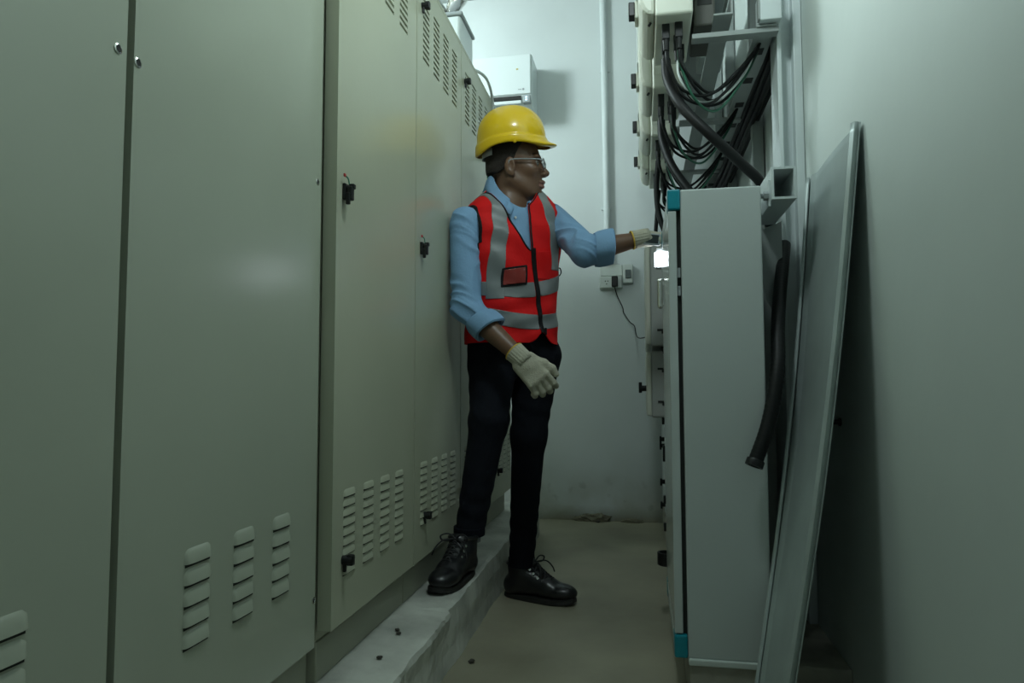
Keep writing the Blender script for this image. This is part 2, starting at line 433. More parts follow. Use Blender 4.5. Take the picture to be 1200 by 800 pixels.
rear(2.313, 'beige cabinet behind the man, black latch on its top edge above his shoulder', 2.805, [(2.358, 1.150), (2.36, .384, 1), (2.358, 1.862, 1)])
rear(2.807, 'last beige cabinet of the left row, next to the back wall', 3.235, [(2.85, 1.150), (2.93, .384, 1)])

# loose wires hanging out of a lock hole by the man's helmet
MB().tube(spline([(XD + .002, 2.66, 1.665), (XD + .03, 2.62, 1.660), (XD + .045, 2.56, 1.625), (XD + .03, 2.60, 1.575)], 8), .0028, 7).tube(
    spline([(XD + .002, 2.66, 1.665), (XD + .04, 2.60, 1.672), (XD + .05, 2.66, 1.650), (XD + .05, 2.74, 1.640)], 8), .0022, 7).build('loose_wire', M['greenw'], smooth=True)
tag(bpy.data.objects['loose_wire'], 'thin green wires dangling from cabinet door behind the yellow helmet', 'wire')

# emergency light on top of the cabinets
t = empty('emergency_light', (-.80, 2.83, ZT), 'chrome-headed emergency light standing on top of the cabinets', 'light')
MB().box(-.92, -.735, 2.72, 2.94, ZT, 2.325, .012, 3).build('battery_box', M['ac'], t)
MB().box(-.93, -.727, 2.715, 2.945, 2.325, 2.340, .004).build('lid', M['greyplast'], t)
MB().cyl((-.77, 2.80, 2.34), (-.77, 2.80, 2.368), .016, .012, 16).tube(spline([(-.77, 2.80, 2.36), (-.785, 2.79, 2.385), (-.775, 2.78, 2.40)], 5), .007, 8).build('bracket', M['chrome'], t, smooth=True)
hd = MB().lathe([(.012, -.05), (.020, -.045), (.030, -.02), (.040, .02), (.043, .05), (.040, .053)], (-.775, 2.775, 2.405), (.55, -.55, .45), 24).build('lamp_head', M['chrome'], t, smooth=True)
MB().lathe([(.038, .0535), (.030, .057), (.001, .059)], (-.775, 2.775, 2.405), (.55, -.55, .45), 24).build('lens', M['ac'], hd, smooth=True)
MB().lathe([(.012, -.05), (.020, -.045), (.030, -.02), (.040, .02), (.043, .05), (.040, .053)], (-.86, 2.80, 2.40), (-.6, -.5, .4), 24).cyl((-.86, 2.80, 2.34), (-.86, 2.80, 2.375), .014, .010, 12).build('lamp_head', M['chrome'], t, smooth=True)

# crumbs on the kerb and on the floor
def crumb(x, y, z, r, label, cat='crumb', m='pebble', grp=None, name='crumb'):
    mb = MB(); bmesh.ops.create_icosphere(mb.bm, subdivisions=2, radius=r)
    for v in mb.bm.verts:
        v.co *= 1 + random.uniform(-.28, .28); v.co.z *= .55
    lo = min(v.co.z for v in mb.bm.verts)
    for v in mb.bm.verts: v.co += Vector((x, y, z - lo - .0005))
    return tag(mb.build(name, M[m]), label, cat, grp)
for (x, y) in ((-.592, 1.62), (-.582, 1.60), (-.573, 1.455)):
    crumb(x, y, HP, .006, 'tiny black crumb lying on the concrete kerb', grp='crumbs on the kerb')
crumb(-.466, 1.86, 0, .009, 'small dark crumb on the floor at the foot of the kerb')
# ------------------------------------------------------------------ things on the back wall
t = empty('air_conditioner', (-.98, YB, 2.30), 'white split air conditioner on back wall above the cabinets', 'air conditioner')
x0, x1 = -1.40, -.578
MB().prism([(YB, 2.30), (YB, 2.60), (YB - .19, 2.60), (YB - .205, 2.585), (YB - .205, 2.36), (YB - .17, 2.31), (YB - .10, 2.29)], 'x', x0, x1).build('casing', M['ac'], t, bevel=.006)
fp = MB().box(x0 + .012, x1 - .004, YB - .214, YB - .203, 2.365, 2.592, .006, 3).build('front_panel', M['ac'], t)
MB().box(x1 - .075, x1 - .055, YB - .2155, YB - .2135, 2.390, 2.394).build('maker_mark', M['greyplast'], fp)
MB().cyl((x1 - .046, YB - .2135, 2.392), (x1 - .046, YB - .2155, 2.392), .006, .006, 16).build('maker_mark', M['greyplast'], fp)
MB().box(x1 - .086, x1 - .074, YB - .2155, YB - .2135, 2.505, 2.512).build('sticker', mat('yellow_sticker', (.45, .36, .05), .5), fp)
MB().box(x0 + .03, x1 - .06, YB - .207, YB - .170, 2.340, 2.360).build('air_slot', M['dark'], t)
MB().box(x0 + .03, x1 - .06, YB - .202, YB - .185, 2.318, 2.338, .004).build('air_flap', M['ac'], t)
MB().box(x1 - .05, x1 - .008, YB - .2085, YB - .160, 2.318, 2.362, .004).build('display_panel', M['greyplast'], t)
for zz in (2.334, 2.348): MB().box(x1 - .036, x1 - .024, YB - .2105, YB - .2075, zz - .004, zz + .004).build('indicator', mat('indicator_glow', (.6, .8, 1), .3, emit=(.6, .85, 1.), estr=1.2), t)
tag(MB().tube(spline([(-.68, 2.48, 1.992), (-.63, 2.56, 1.998), (-.610, 2.64, 2.006), (-.608, 2.72, 2.000), (-.610, 2.78, 1.972), (-.613, 2.81, 1.93), (-.614, 2.80, 1.88)], 10), .006, 8).build('cable', M['cablew'], smooth=True), 'pale cable bulging out over the cabinet top edge below the air conditioner', 'cable')

t = empty('conduit_pipe', (-.168, YB, 1.44), 'white vertical conduit pipe on the back wall', 'pipe')
MB().cyl((-.178, YB - .02, 1.43), (-.192, YB - .02, ZC), .0185, .0185, 20).build('pipe', M['steelw'], t, smooth=True)
for z in (1.75, 2.55): MB().box(-.212, -.155, YB - .012, YB, z - .009, z + .009, .003).build('clip', M['steelw'], t)
M['plate'] = mat('white_socket_plastic', (.55, .60, .56), .35)
tag(MB().box(-.222, -.098, YB - .016, YB, 1.362, 1.425, .004).cyl((-.108, YB - .018, 1.415), (-.108, YB - .015, 1.415), .003, n=8).cyl((-.21, YB - .018, 1.37), (-.21, YB - .015, 1.37), .003, n=8).build('blank_plate', M['plate']), 'blank white cover plate above the socket on back wall', 'cover plate')
t = empty('wall_socket', (-.16, YB, 1.33), 'white wall socket with a black plug in it', 'socket')
MB().box(-.226, -.098, YB - .034, YB, 1.288, 1.358, .006).build('backbox', M['plate'], t)
MB().box(-.222, -.102, YB - .042, YB - .033, 1.292, 1.354, .004).build('face_plate', M['plate'], t)
q = MB()
for a, b in ((-.192, 1.330), (-.178, 1.330), (-.185, 1.314)): q.cyl((a, YB - .0395, b), (a, YB - .0428, b), .0035, n=10)
q.build('socket_hole', M['dark'], t)
t = empty('light_switch', (-.068, YB, 1.37), 'white wall switch with dark rocker beside the socket', 'switch')
MB().box(-.096, -.038, YB - .034, YB, 1.318, 1.424, .006).build('switch_box', M['plate'], t)
MB().box(-.081, -.050, YB - .042, YB - .033, 1.345, 1.392, .003).build('rocker', mat('dark_rocker', (.03, .06, .055), .3), t)
t = empty('plug_cord', (-.135, YB - .06, 1.31), 'black plug with thin dark cord running from socket to grey box', 'plug')
MB().box(-.156, -.122, YB - .085, YB - .0425, 1.292, 1.352, .006).build('plug', M['black'], t)
MB().tube(spline([(-.14, YB - .065, 1.292), (-.125, YB - .06, 1.24), (-.098, YB - .04, 1.18), (-.092, YB - .03, 1.15), (-.06, YB - .03, 1.10), (-.035, YB - .05, 1.075), (-.025, YB - .12, 1.02), (-.01, YB - .25, .995), (.015, YB - .36, .99), (.03, YB - .40, .99)], 8), .003, 7).build('cord', M['black'], t, smooth=True)
# broken plaster at the foot of the back wall
for (x, w, h, d_, lab) in ((-.265, .085, .028, .03, 'largest lump of crumbled plaster at foot of back wall'), (-.335, .05, .018, .02, 'lump of crumbled plaster left of the largest lump'), (-.06, .06, .014, .02, 'flat crumbled plaster patch at foot of back wall near the right row')):
    mb = MB(); bmesh.ops.create_icosphere(mb.bm, subdivisions=3, radius=1)
    for v in mb.bm.verts:
        n = v.co.normalized(); k = 1 + .22 * math.sin(7 * n.x + 3 * n.y + x * 40) * math.cos(6 * n.z + x * 9) + random.uniform(-.09, .09)
        v.co = Vector((x + n.x * w * k, YB - .012 + n.y * d_ * k, max(0, n.z * h * k + h * .5)))
        v.co.y = min(v.co.y, YB - .001)
    tag(mb.build('plaster_lump', M['chunk'], smooth=False), lab, 'rubble')
crumb(-.245, YB - .05, 0, .012, 'dark crumb in front of the largest plaster lump')
# ------------------------------------------------------------------ right-hand side
# steel upright and frame
t = empty('steel_upright', (.43, 2.03, 0), 'white steel channel upright against right wall behind the metal sheet', 'steel post')
MB().prism([(.392, 2.10), (.392, 2.0), (.404, 2.0), (.404, 2.03), (.436, 2.035), (.436, 2.0), (.459, 2.0), (.459, 2.10)], 'z', 0, ZC - .002).build('channel', M['steelw'], t, bevel=.002)
MB().box(.380, .459, 1.985, 2.11, 0, .012, .002).build('foot_plate', M['steelw'], t)
t = empty('support_frame', (.30, 2.9, .112), 'grey steel frame of rails carrying the inverters', 'frame')
for (xa, xb, z) in ((.33, .385, 1.755), (.215, .268, 1.800)):
    MB().prism([(xa, z), (xb, z), (xb, z + .055), (xb - .006, z + .055), (xb - .006, z + .006), (xa, z + .006)], 'y', 1.95, YB - .002).build('rail', M['steelg'], t, bevel=.001)
for (y, z) in ((1.955, 1.755), (2.62, 1.76), (3.25, 1.76)):
    MB().box(.155, .39, y, y + .035, z - .014, z, .001).build('crossbar', M['steelg'], t)
for (x, y) in ((.415, 2.60), (.415, 3.30), (.415, 3.80)):
    MB().box(x, x + .04, y, y + .04, .112, ZC, .003).build('post', M['steelg'], t)
for k in range(9): MB().box(.343, .372, 2.08 + k * .2, 2.12 + k * .2, 1.7535, 1.756).build('rail_slot', M['dark'], t)
for zz in (2.28,): MB().box(.155, .36, 1.96, YB - .01, zz, zz + .045, .003).build('top_rail', M['steelg'], t)
# trunking along the wall carrying the main cables (dark bundle)
def cable(pts, r, m, label, grp, n=9, name='cable', cat='cable'):
    o = MB().tube(spline(pts, 10), r, n).build(name, m, smooth=True); return tag(o, label, cat, grp)
k = 0
for (dx, dz, r) in ((0, 0, .012), (.022, .010, .011), (-.018, .012, .010), (.012, -.016, .010), (.034, -.006, .009), (-.004, .026, .010)):
    x = .402 + dx * .9; z = 1.74 + dz
    cable([(x - .05, YB - .02, z - .05), (x - .01, 3.3, z - .02 + .006 * math.sin(k)), (x, 2.8, z), (x + .004, 2.3, z + .006), (x + .008, 2.12, z + .05), (x + .006, 2.09, z + .35), (x, 2.10, ZC - .01)], r, M['cable'],
          'black trunk cable in bundle running along the right wall behind rails', 'trunk cables in the wall bundle'); k += 1

# white box by the upright, and white boxes deeper in the frame
t = empty('terminal_box', (.40, 1.95, 1.76), 'small white box at top beside the steel upright', 'box')
MB().box(.336, .394, 1.93, 2.0, 1.764, 1.848, .003).build('body', M['steelw'], t)
MB().box(.332, .337, 1.928, 1.95, 1.766, 1.85, .001).build('lid_edge', M['steelg'], t)
MB().box(.347, .377, 1.95, 1.99, 1.848, 1.875, .004).build('gland', M['black'], t)
t = empty('meter_box', (.26, 2.5, 1.93), 'white box with pinhole hanging behind the nearest inverter cables', 'box')
MB().box(.215, .30, 2.42, 2.56, 1.905, 1.99, .004).build('body', M['steelw'], t)
MB().cyl((.29, 2.4195, 1.915), (.29, 2.421, 1.915), .003, n=8).build('pinhole', M['dark'], t)
t = empty('transformer_box', (.21, 2.10, 1.83), 'dark brown box under the frame beside the nearest inverter', 'box')
MB().box(.165, .225, 2.00, 2.20, 1.80, 1.90, .006).build('body', mat('brown_black_metal', (.06, .06, .05), .5), t)
MB().box(.158, .26, 1.985, 2.22, 1.90, 1.915, .002).build('lid', M['steelw'], t)
q = MB(); q.box(.175, .215, 1.9985, 2.0005, 1.862, 1.882); q.build('slot', M['dark'], t)

# inverters -------------------------------------------------------
INVY = [1.90, 2.385, 2.855, 3.335]
ilabels = ['nearest ivory inverter at top right, cut by the upper photo edge', 'second ivory inverter from the camera', 'third ivory inverter from the camera, warm beige below', 'farthest ivory inverter, lowest in the photo near the back wall']
ZI = 1.79
def inverter(y, lab):
    w = .315
    t = empty('inverter', (.08, y + w / 2, ZI), lab, 'inverter', 'inverters in a row on the steel frame')
    MB().box(.052, .155, y, y + w, ZI, ZI + .52, .008, 3).build('body', M['inv'], t)
    # front cover with rounded belly
    c = MB(); prof = []
    for (x, z) in ((.052, .0), (.030, .004), (.016, .018), (.008, .04), (.004, .08), (.004, .49), (.012, .52), (.052, .52)): prof.append((x, ZI + z + .01))
    c.prism([(a, b) for a, b in prof], 'y', y + .012, y + w - .012); c.build('front_cover', M['inv'], t, bevel=.012)
    MB().box(-.001, .006, y + .05, y + w - .05, ZI + .12, ZI + .46, .004).build('front_panel', M['invf'], t)
    MB().box(.056, .140, y - .0012, y + .003, ZI + .05, ZI + .075, .001).build('side_rib', M['inv'], t)
    sw = MB().box(-.006, .006, y + .13, y + .19, ZI + .07, ZI + .125, .004).build('switch_base', M['inv'], t)
    MB().box(-.024, -.005, y + .128, y + .165, ZI + .076, ZI + .120, .003).build('isolator_knob', M['black'], t)
    for (x, yy) in ((.082, .06), (.118, .055), (.118, .13), (.084, .15), (.130, .19)):
        g = MB(); g.box(x - .011, x + .011, y + yy - .011, y + yy + .011, ZI - .045, ZI + .002, .003); g.cyl((x, y + yy, ZI - .075), (x, y + yy, ZI - .044), .0075, .010, 12)
        g.build('cable_gland', M['black'], t)
    q = MB(); q.lathe([(.016, 0), (.016, .0012), (.014, .0014), (.014, .0004)], (.105, y - .0004, ZI + .105), (0, -1, 0), 28)
    q.lathe([(.009, 0), (.009, .0012), (.0075, .0014), (.0075, .0004)], (.105, y - .0004, ZI + .105), (0, -1, 0), 20); q.build('round_emblem', M['greyplast'], t)
    MB().cyl((.040, y + .06, ZI + .012), (.034, y + .06, ZI + .003), .004, .004, 10).build('screw', M['dark'], t)
    for z in (.2, .42): MB().box(.155, .20, y + .04, y + w - .04, ZI + z, ZI + z + .03, .002).build('wall_bracket', M['steelg'], t)
    return t
for y, l in zip(INVY, ilabels): inverter(y, l)
ordn = ['nearest', 'second', 'third', 'farthest']
for i, y in enumerate(INVY):
    n = ordn[i]
    for j, (x, yy, sag, mm) in enumerate(((.082, .06, .115, 'cable'), (.086, .064, .135, 'cable'), (.118, .055, .10, 'cable'), (.122, .060, .118, 'cable'), (.116, .06, .145, 'cableg'), (.118, .13, .12, 'cable'))):
        z0 = ZI - .07; ye = y + .10 + .012 * j
        if i == 3: pts = [(x, y + yy, z0), (x + .005, y + yy, z0 - .06), (x + .05, ye, z0 - sag * .8), (.20, ye + .02, z0 - .07), (.33, ye + .04, z0 + .02)]
        else: pts = [(x, y + yy, z0), (x + .006, y + yy, z0 - .05), (x + .045, y + yy + .02, z0 - sag), (.205 + .006 * j, ye, z0 - sag - .012), (.29 + .004 * j, ye + .02, z0 - sag * .45), (.355, ye + .05, z0 + .035)]
        g = 'green' if mm == 'cableg' else 'thin black'
        cable(pts, .0045 if mm == 'cable' else .0038, M[mm], f'{g} cable looping under the {n} inverter to the rail', f'{g} loops under the {n} inverter')
cable([(.118, 2.03, ZI - .06), (.122, 2.02, ZI - .13), (.17, 2.02, ZI - .205), (.24, 2.02, ZI - .20), (.31, 2.05, ZI - .12), (.35, 2.06, ZI - .03)], .0035, M['cablew'], 'single white cable looping under the nearest inverter', None)
# two heavy mains cables
cable([(.084, 2.05, ZI - .06), (.090, 2.04, ZI - .13), (.125, 1.98, ZI - .235), (.20, 1.95, ZI - .335), (.285, 1.985, ZI - .41), (.350, 2.02, ZI - .475), (.372, 2.05, ZI - .60)], .0145, M['cable'], 'heavy black cable from the nearest inverter down to the square bracket', None, 14, 'heavy_cable')
cable([(.084, 2.535, ZI - .06), (.088, 2.52, ZI - .14), (.12, 2.46, ZI - .26), (.19, 2.38, ZI - .40), (.25, 2.32, ZI - .50), (.30, 2.28, ZI - .60), (.33, 2.27, ZI - .72)], .0145, M['cable'], 'heavy black cable from the second inverter down behind the grey enclosure', None, 14, 'heavy_cable')
cable([(.084, 3.0, ZI - .06), (.075, 3.0, ZI - .2), (.09, 2.95, ZI - .34), (.15, 2.88, ZI - .50), (.22, 2.8, ZI - .66)], .012, M['cable'], 'heavy black cable hanging from the third inverter', None, 12, 'heavy_cable')
cable([(.10, 3.47, ZI - .06), (.085, 3.45, ZI - .2), (.08, 3.42, ZI - .36), (.12, 3.36, ZI - .52)], .010, M['cable'], 'black cable hanging from the farthest inverter', None, 12, 'heavy_cable')

# grey enclosure with teal corners --------------------------------
EX0, EX1, EY0, EY1, EZ0, EZ1 = .099, .288, 1.70, 2.21, .113, 1.235
t = empty('electrical_enclosure', (.19, 1.95, EZ0), 'tall pale grey enclosure with teal corner caps, nearest on right', 'cabinet')
MB().box(EX0, EX1, EY0, EY1, EZ0, EZ1, .004).build('body', M['box'], t)
MB().box(.088, EX0, EY0 + .012, EY1 - .01, EZ0 + .02, EZ1 - .02).build('door_seal', M['dark'], t)
dr = MB().box(.069, .089, EY0, EY1, EZ0 + .055, EZ1 - .052, .003).build('door', M['boxdoor'], t)
MB().box(.050, .066, 2.085, 2.115, .985, 1.075, .006).box(.060, .070, 2.09, 2.11, .995, 1.005).box(.060, .070, 2.09, 2.11, 1.055, 1.065).build('door_handle', M['chrome'], dr)
for (z0, z1) in ((EZ1 - .050, EZ1 + .001), (EZ0, EZ0 + .053)):
    MB().box(.068, .0985, EY0 - .003, EY0 + .05, z0, z1, .004).build('corner_cap', M['teal'], t)
    MB().box(.068, .0985, EY1 - .05, EY1 + .003, z0, z1, .004).build('corner_cap', M['teal'], t)
MB().box(.069, .0985, EY0 + .052, EY1 - .052, EZ1 - .05, EZ1 - .001, .003).build('door_rail', M['box'], t)
MB().box(.069, .0985, EY0 + .052, EY1 - .052, EZ0 + .002, EZ0 + .05, .003).build('door_rail', M['box'], t)
for z in (.985, 1.03): MB().box(.090, .097, EY0 + .004, EY0 + .014, z - .012, z + .012, .001).build('hinge', M['greyplast'], t)
# bright lamp clipped beyond the door
t = empty('work_lamp', (.06, 2.30, 1.15), 'small bright white lamp shining beside the grey enclosure door', 'lamp')
MB().box(.052, .092, 2.303, 2.33, 1.142, 1.212, .003).build('lamp_housing', M['greyplast'], t)
MB().box(.054, .090, 2.296, 2.304, 1.148, 1.198, .002).build('lit_face', M['lit'], t)
MB().box(.0485, .053, 2.304, 2.326, 1.150, 1.196, .001).build('lit_side', M['lit'], t)
MB().cyl((.088, 2.318, 1.17), (.125, 2.318, 1.17), .006, n=10).build('mounting_arm', M['greyplast'], t)

# deeper floor-standing cabinet with black latches
t = empty('low_cabinet', (.25, 2.9, .112), 'pale cabinet low behind the grey enclosure, black latches on its front', 'cabinet')
MB().box(.112, .30, 2.25, 3.72, .113, 1.34, .004).build('body', M['box'], t)
for (a, b) in ((2.255, 2.735), (2.745, 3.225), (3.235, 3.715)):
    d2 = MB().box(.100, .113, a, b, .16, 1.33, .003).build('door', M['box'], t)
    for z in (.20, .305, .47, .50):
        MB().cyl((.101, a + .04, z), (.078, a + .04, z), .010, n=10).box(.078, .087, a + .030, a + .052, z - .018, z + .014, .002).build('latch', M['black'], d2)
MB().lathe([(.028, 0), (.030, .002), (.030, .040), (.024, .040), (.022, .006), (.010, .004)], (.072, 2.30, .175), (0, 0, 1), 24).box(.074, .101, 2.292, 2.308, .18, .21, .002).build('cable_cup', M['black'], t, smooth=True)
for (y0, y1, z0, z1, lab) in ((2.62, 3.28, .90, 1.335, 'upper grey meter box on the right row behind the gloved hand'), (2.66, 3.24, .63, .885, 'lower grey meter box under the other, black knob on its front')):
    t = empty('meter_box', (.07, (y0 + y1) / 2, z0), lab, 'box')
    MB().box(.036, .0995, y0, y1, z0, z1, .008, 3).build('housing', mat('taupe_enamel', (.36, .38, .36), .45), t)
    MB().box(.018, .037, y0 - .006, y1 + .006, z0 + .006, z1 - .006, .006, 2).build('front_lid', M['inv'], t)
    for zz in (z0 + .06, z1 - .07): MB().box(.060, .082, y0 - .004, y0 + .004, zz - .004, zz + .004, .001).box(.076, .083, y0 - .004, y0 + .004, zz - .014, zz, .001).build('clip', M['dark'], t)
    if z0 < .8: MB().cyl((.018, 2.78, .74), (-.002, 2.78, .74), .012, n=12).box(-.012, .001, 2.77, 2.80, .722, .765, .003).build('knob', M['black'], t)
    else: MB().box(.070, .092, y0 - .010, y0 + .002, 1.105, 1.135, .002).build('switch', M['black'], t)
    MB().cyl((.085, y0 + .05, z0 - .028), (.085, y0 + .05, z0 + .004), .011, n=12).build('cable_gland', M['black'], t)

# bracket between enclosure and upright: hollow square tube
t = empty('tube_bracket', (.33, 1.76, 1.19), 'white hollow square steel tube bracket at top right corner of enclosure', 'bracket')
q = MB(); a0, a1, b0, b1, th = .312, .368, 1.198, 1.276, .0055
for (xa, xb, za, zb) in ((a0, a1, b0, b0 + th), (a0, a1, b1 - th, b1), (a0, a0 + th, b0 + th, b1 - th), (a1 - th, a1, b0 + th, b1 - th)): q.box(xa, xb, 1.695, 1.97, za, zb)
q.build('square_tube', M['steelw'], t)
MB().box(.3065, .312, 1.71, 1.80, 1.185, 1.25, .001).build('side_plate', M['steelw'], t)
MB().cyl((.3065, 1.715, 1.212), (.296, 1.715, 1.212), .011, n=6).cyl((.298, 1.715, 1.212), (.290, 1.715, 1.212), .006, n=10).build('bolt', M['greyplast'], t)
# dark backing panel between enclosure and wall
t = empty('back_plate', (.36, 2.0, .112), 'grey back plate in the gap between enclosure and upright', 'panel')
MB().box(.300, .388, 2.14, 2.146, .113, 1.24, .001).build('sheet', M['steelg'], t)
MB().prism([(.296, 1.16), (.372, 1.19), (.372, .90), (.33, .98)], 'y', 1.90, 1.905).build('gusset_plate', M['steelg'], t)

# flexible conduit
t = empty('flexible_conduit', (.30, 1.7, .6), 'black flexible conduit hanging beside the grey enclosure with open end', 'hose')
pts = spline([(.392, 1.97, 1.14), (.372, 1.90, 1.07), (.350, 1.83, .99), (.332, 1.77, .90), (.316, 1.705, .79), (.288, 1.672, .67), (.250, 1.652, .572)], 30)
rs = [.0165 + .0004 * math.sin(i * 2.1) for i in range(len(pts))]
MB().tube(pts, rs, 18).build('hose', M['cable'], t, smooth=True)
e = Vector(pts[-1]); dd = (Vector(pts[-1]) - Vector(pts[-3])).normalized()
MB().lathe([(.0195, -.014), (.0205, -.012), (.0205, .002), (.0150, .002), (.0145, -.012)], e, dd, 24).build('end_ring', M['black'], t, smooth=True)

# leaning galvanised sheet ---------------------------------------
def sheet():
    nu, nv = 26, 60; TL, TR = np.array([.452, 1.895, 1.300]), np.array([.454, 1.500, 1.302]); BL, BR = np.array([.235, 1.62, .002]), np.array([.232, 1.365, .002])
    rows = []
    for j in range(nv + 1):
        s = j / nv; bow = .035 * math.sin(math.pi * s); r = []
        L = TL + (BL - TL) * s; R = TR + (BR - TR) * s; W_ = (R - L) / np.linalg.norm(R - L)
        nrm = np.cross(W_, BL - TL); nrm /= np.linalg.norm(nrm)
        if nrm[0] > 0: nrm = -nrm
        for i in range(nu + 1):
            t_ = i / nu; p = L + (R - L) * t_
            p = p - nrm * bow * .5 + np.array([.0, -bow * .0, 0])
            p = p + nrm * (.004 * math.sin(9 * s + 2 * t_) * math.sin(math.pi * t_) + (.010 * math.exp(-((t_ - .06) / .03) ** 2)))
            p[0] = min(p[0], XR - .003); r.append(tuple(p))
        rows.append(r)
    t = empty('metal_sheet', (.30, 1.5, 0), 'dented galvanised metal sheet leaning against the right wall', 'metal sheet')
    MB().grid(rows).build('panel', M['galv'], t, smooth=True, solid=.003)
    for c, nm in ((0, 1), (nu, -1)):
        e = [np.array(r[c]) for r in rows]; f = []
        for p in e: f.append([tuple(p + np.array([-.003, .0, 0])), tuple(p + np.array([-.012, .004 * nm, 0])), tuple(p + np.array([-.016, -.006 * nm, 0])), tuple(p + np.array([-.010, -.012 * nm, 0]))])
        MB().grid(f).build('folded_edge', M['galv'], t, smooth=True, solid=.002)
sheet()
tag(MB().lathe([(.010, 0), (.010, .004), (.006, .005), (.006, .022), (.001, .024)], (XR, 1.735, .668), (-1, 0, 0), 10).build('wall_bolt', M['black']), 'dark bolt in the right wall beside the metal sheet', 'bolt')
t = empty('pipe_stub', (.42, 1.86, .03), 'dark stub of pipe at wall foot behind the metal sheet', 'pipe')
MB().cyl((.37, 1.97, .045), (.45, 1.94, .045), .014, n=14).build('pipe', M['greyplast'], t, smooth=True)
MB().cyl((.40, 1.96, .0), (.40, 1.96, .05), .018, .015, 14).build('foot', M['greyplast'], t, smooth=True)
# ------------------------------------------------------------------ the worker
A3 = lambda *p: np.array(p, float)
M['skin'] = mat('dark_skin', (.15, .078, .045), .42, noise=.12, nscale=25)
M['lips'] = mat('lip_skin', (.24, .11, .085), .4)
M['hair'] = mat('black_hair', (.022, .016, .012), .8, bump=.5, bscale=300)
M['eyew'] = mat('eye_white', (.20, .18, .16), .3)
M['iris'] = mat('dark_iris', (.012, .008, .006), .15)
M['helmet'] = mat('yellow_shell', (.80, .52, .0), .28, coat=.4)
M['strap'] = mat('grey_strap', (.38, .40, .40), .6)
M['shirt'] = mat('blue_shirt_cloth', (.19, .345, .54), .75, noise=.06, nscale=14, bump=.12, bscale=140)
M['tee'] = mat('white_tshirt', (.6, .62, .6), .8)
M['vest'] = mat('red_vest_cloth', (.70, .008, .009), .7, spec=.2, noise=.08, nscale=18, bump=.10, bscale=120)
M['tape'] = mat('reflective_tape', (.185, .205, .21), .42, noise=.05, nscale=20)
M['pipe'] = mat('black_piping', (.008, .008, .009), .7, spec=.2)
M['window'] = mat('clear_red_pocket', (.26, .035, .03), .18)
M['trouser'] = mat('navy_trouser_cloth', (.0045, .0058, .0105), .85, spec=.2, bump=.15, bscale=160)
M['boot'] = mat('black_boot_leather', (.012, .012, .014), .30, bump=.06, bscale=70)
M['sole'] = mat('black_rubber_sole', (.014, .014, .013), .6)
M['lace'] = mat('black_lace', (.02, .02, .022), .7)
M['sock'] = mat('grey_sock', (.25, .27, .29), .85)
M['glove'] = mat('knitted_glove', (.44, .42, .33), .85, noise=.10, nscale=30, bump=.35, bscale=260)
M['gband'] = mat('yellow_glove_hem', (.65, .42, .05), .8)
M['specs'] = mat('grey_spectacle_frame', (.30, .33, .34), .3)
M['lensm'] = mat('spectacle_lens', (.8, .85, .85), .05, alpha=.18)
man = empty('person', (-.41, 2.38, 0), 'man in yellow helmet and red safety vest leaning on cabinets, touching the grey enclosure', 'person')

HK = 1.01
H0 = frame((-.419, 2.301, 1.517), (.985, .05, .0), (.0, -.12, 1)); HF = (H0[0], H0[1] * HK)       # head: forward, left, up at eye level
hloc = lambda p: loc(p, H0) / HK
Rs, Re, Rw = A3(-.566, 2.165, 1.292), A3(-.553, 2.125, 1.005), A3(-.378, 2.075, .850)
Ls, Le, Lw = A3(-.312, 2.412, 1.355), A3(-.172, 2.215, 1.192), A3(-.012, 2.245, 1.228)
TO = A3(-.438, 2.295, 0); TL_, TF = A3(.730, .683, 0), A3(.683, -.730, 0)   # torso lateral (his left) and front
hipR, kneR, ankR = A3(-.500, 2.285, .86), A3(-.487, 2.165, .64), A3(-.548, 2.135, .27)
hipL, kneL, ankL = A3(-.362, 2.365, .86), A3(-.388, 2.355, .58), A3(-.428, 2.432, .13)

def head_sdf(q):
    cr = el(q, (-.014, 0, .030), (.092, .074, .084))
    fc = el(q, (.030, 0, -.035), (.058, .058, .085))
    d = sm(cr, fc, .03)
    q2 = q.copy(); q2[:, 1] = np.abs(q2[:, 1])
    d = su(d, rc(q2, (-.012, .054, -.055), (.050, .028, -.095), .018, .016), k=.03)
    d = su(d, el(q, (.066, 0, -.098), (.022, .022, .016)), k=.018)
    d = su(d, el(q2, (.058, .040, -.022), (.022, .020, .020)), k=.02)
    d = su(d, el(q2, (.074, .026, .020), (.014, .028, .009)), k=.012)
    d = sx(d, el(q2, (.090, .033, .000), (.014, .017, .012)), .012)
    d = su(d, rc(q, (.080, 0, .002), (.103, 0, -.030), .0075, .0110), k=.010)
    d = su(d, el(q2, (.094, .013, -.034), (.012, .009, .008)), k=.006)
    d = su(d, el(q, (.084, 0, -.060), (.015, .024, .0085)), k=.006)
    d = su(d, el(q, (.081, 0, -.075), (.015, .021, .0085)), k=.005)
    ear = el(q2, (-.012, .078, -.014), (.019, .0075, .031))
    ear = sx(ear, el(q2, (-.008, .086, -.012), (.009, .006, .018)), .004)
    ear = sm(ear, el(q2, (-.004, .076, -.040), (.009, .006, .009)), .005)
    d = sm(d, ear, .006)
    return d
neckB = A3(-.452, 2.308, 1.375)
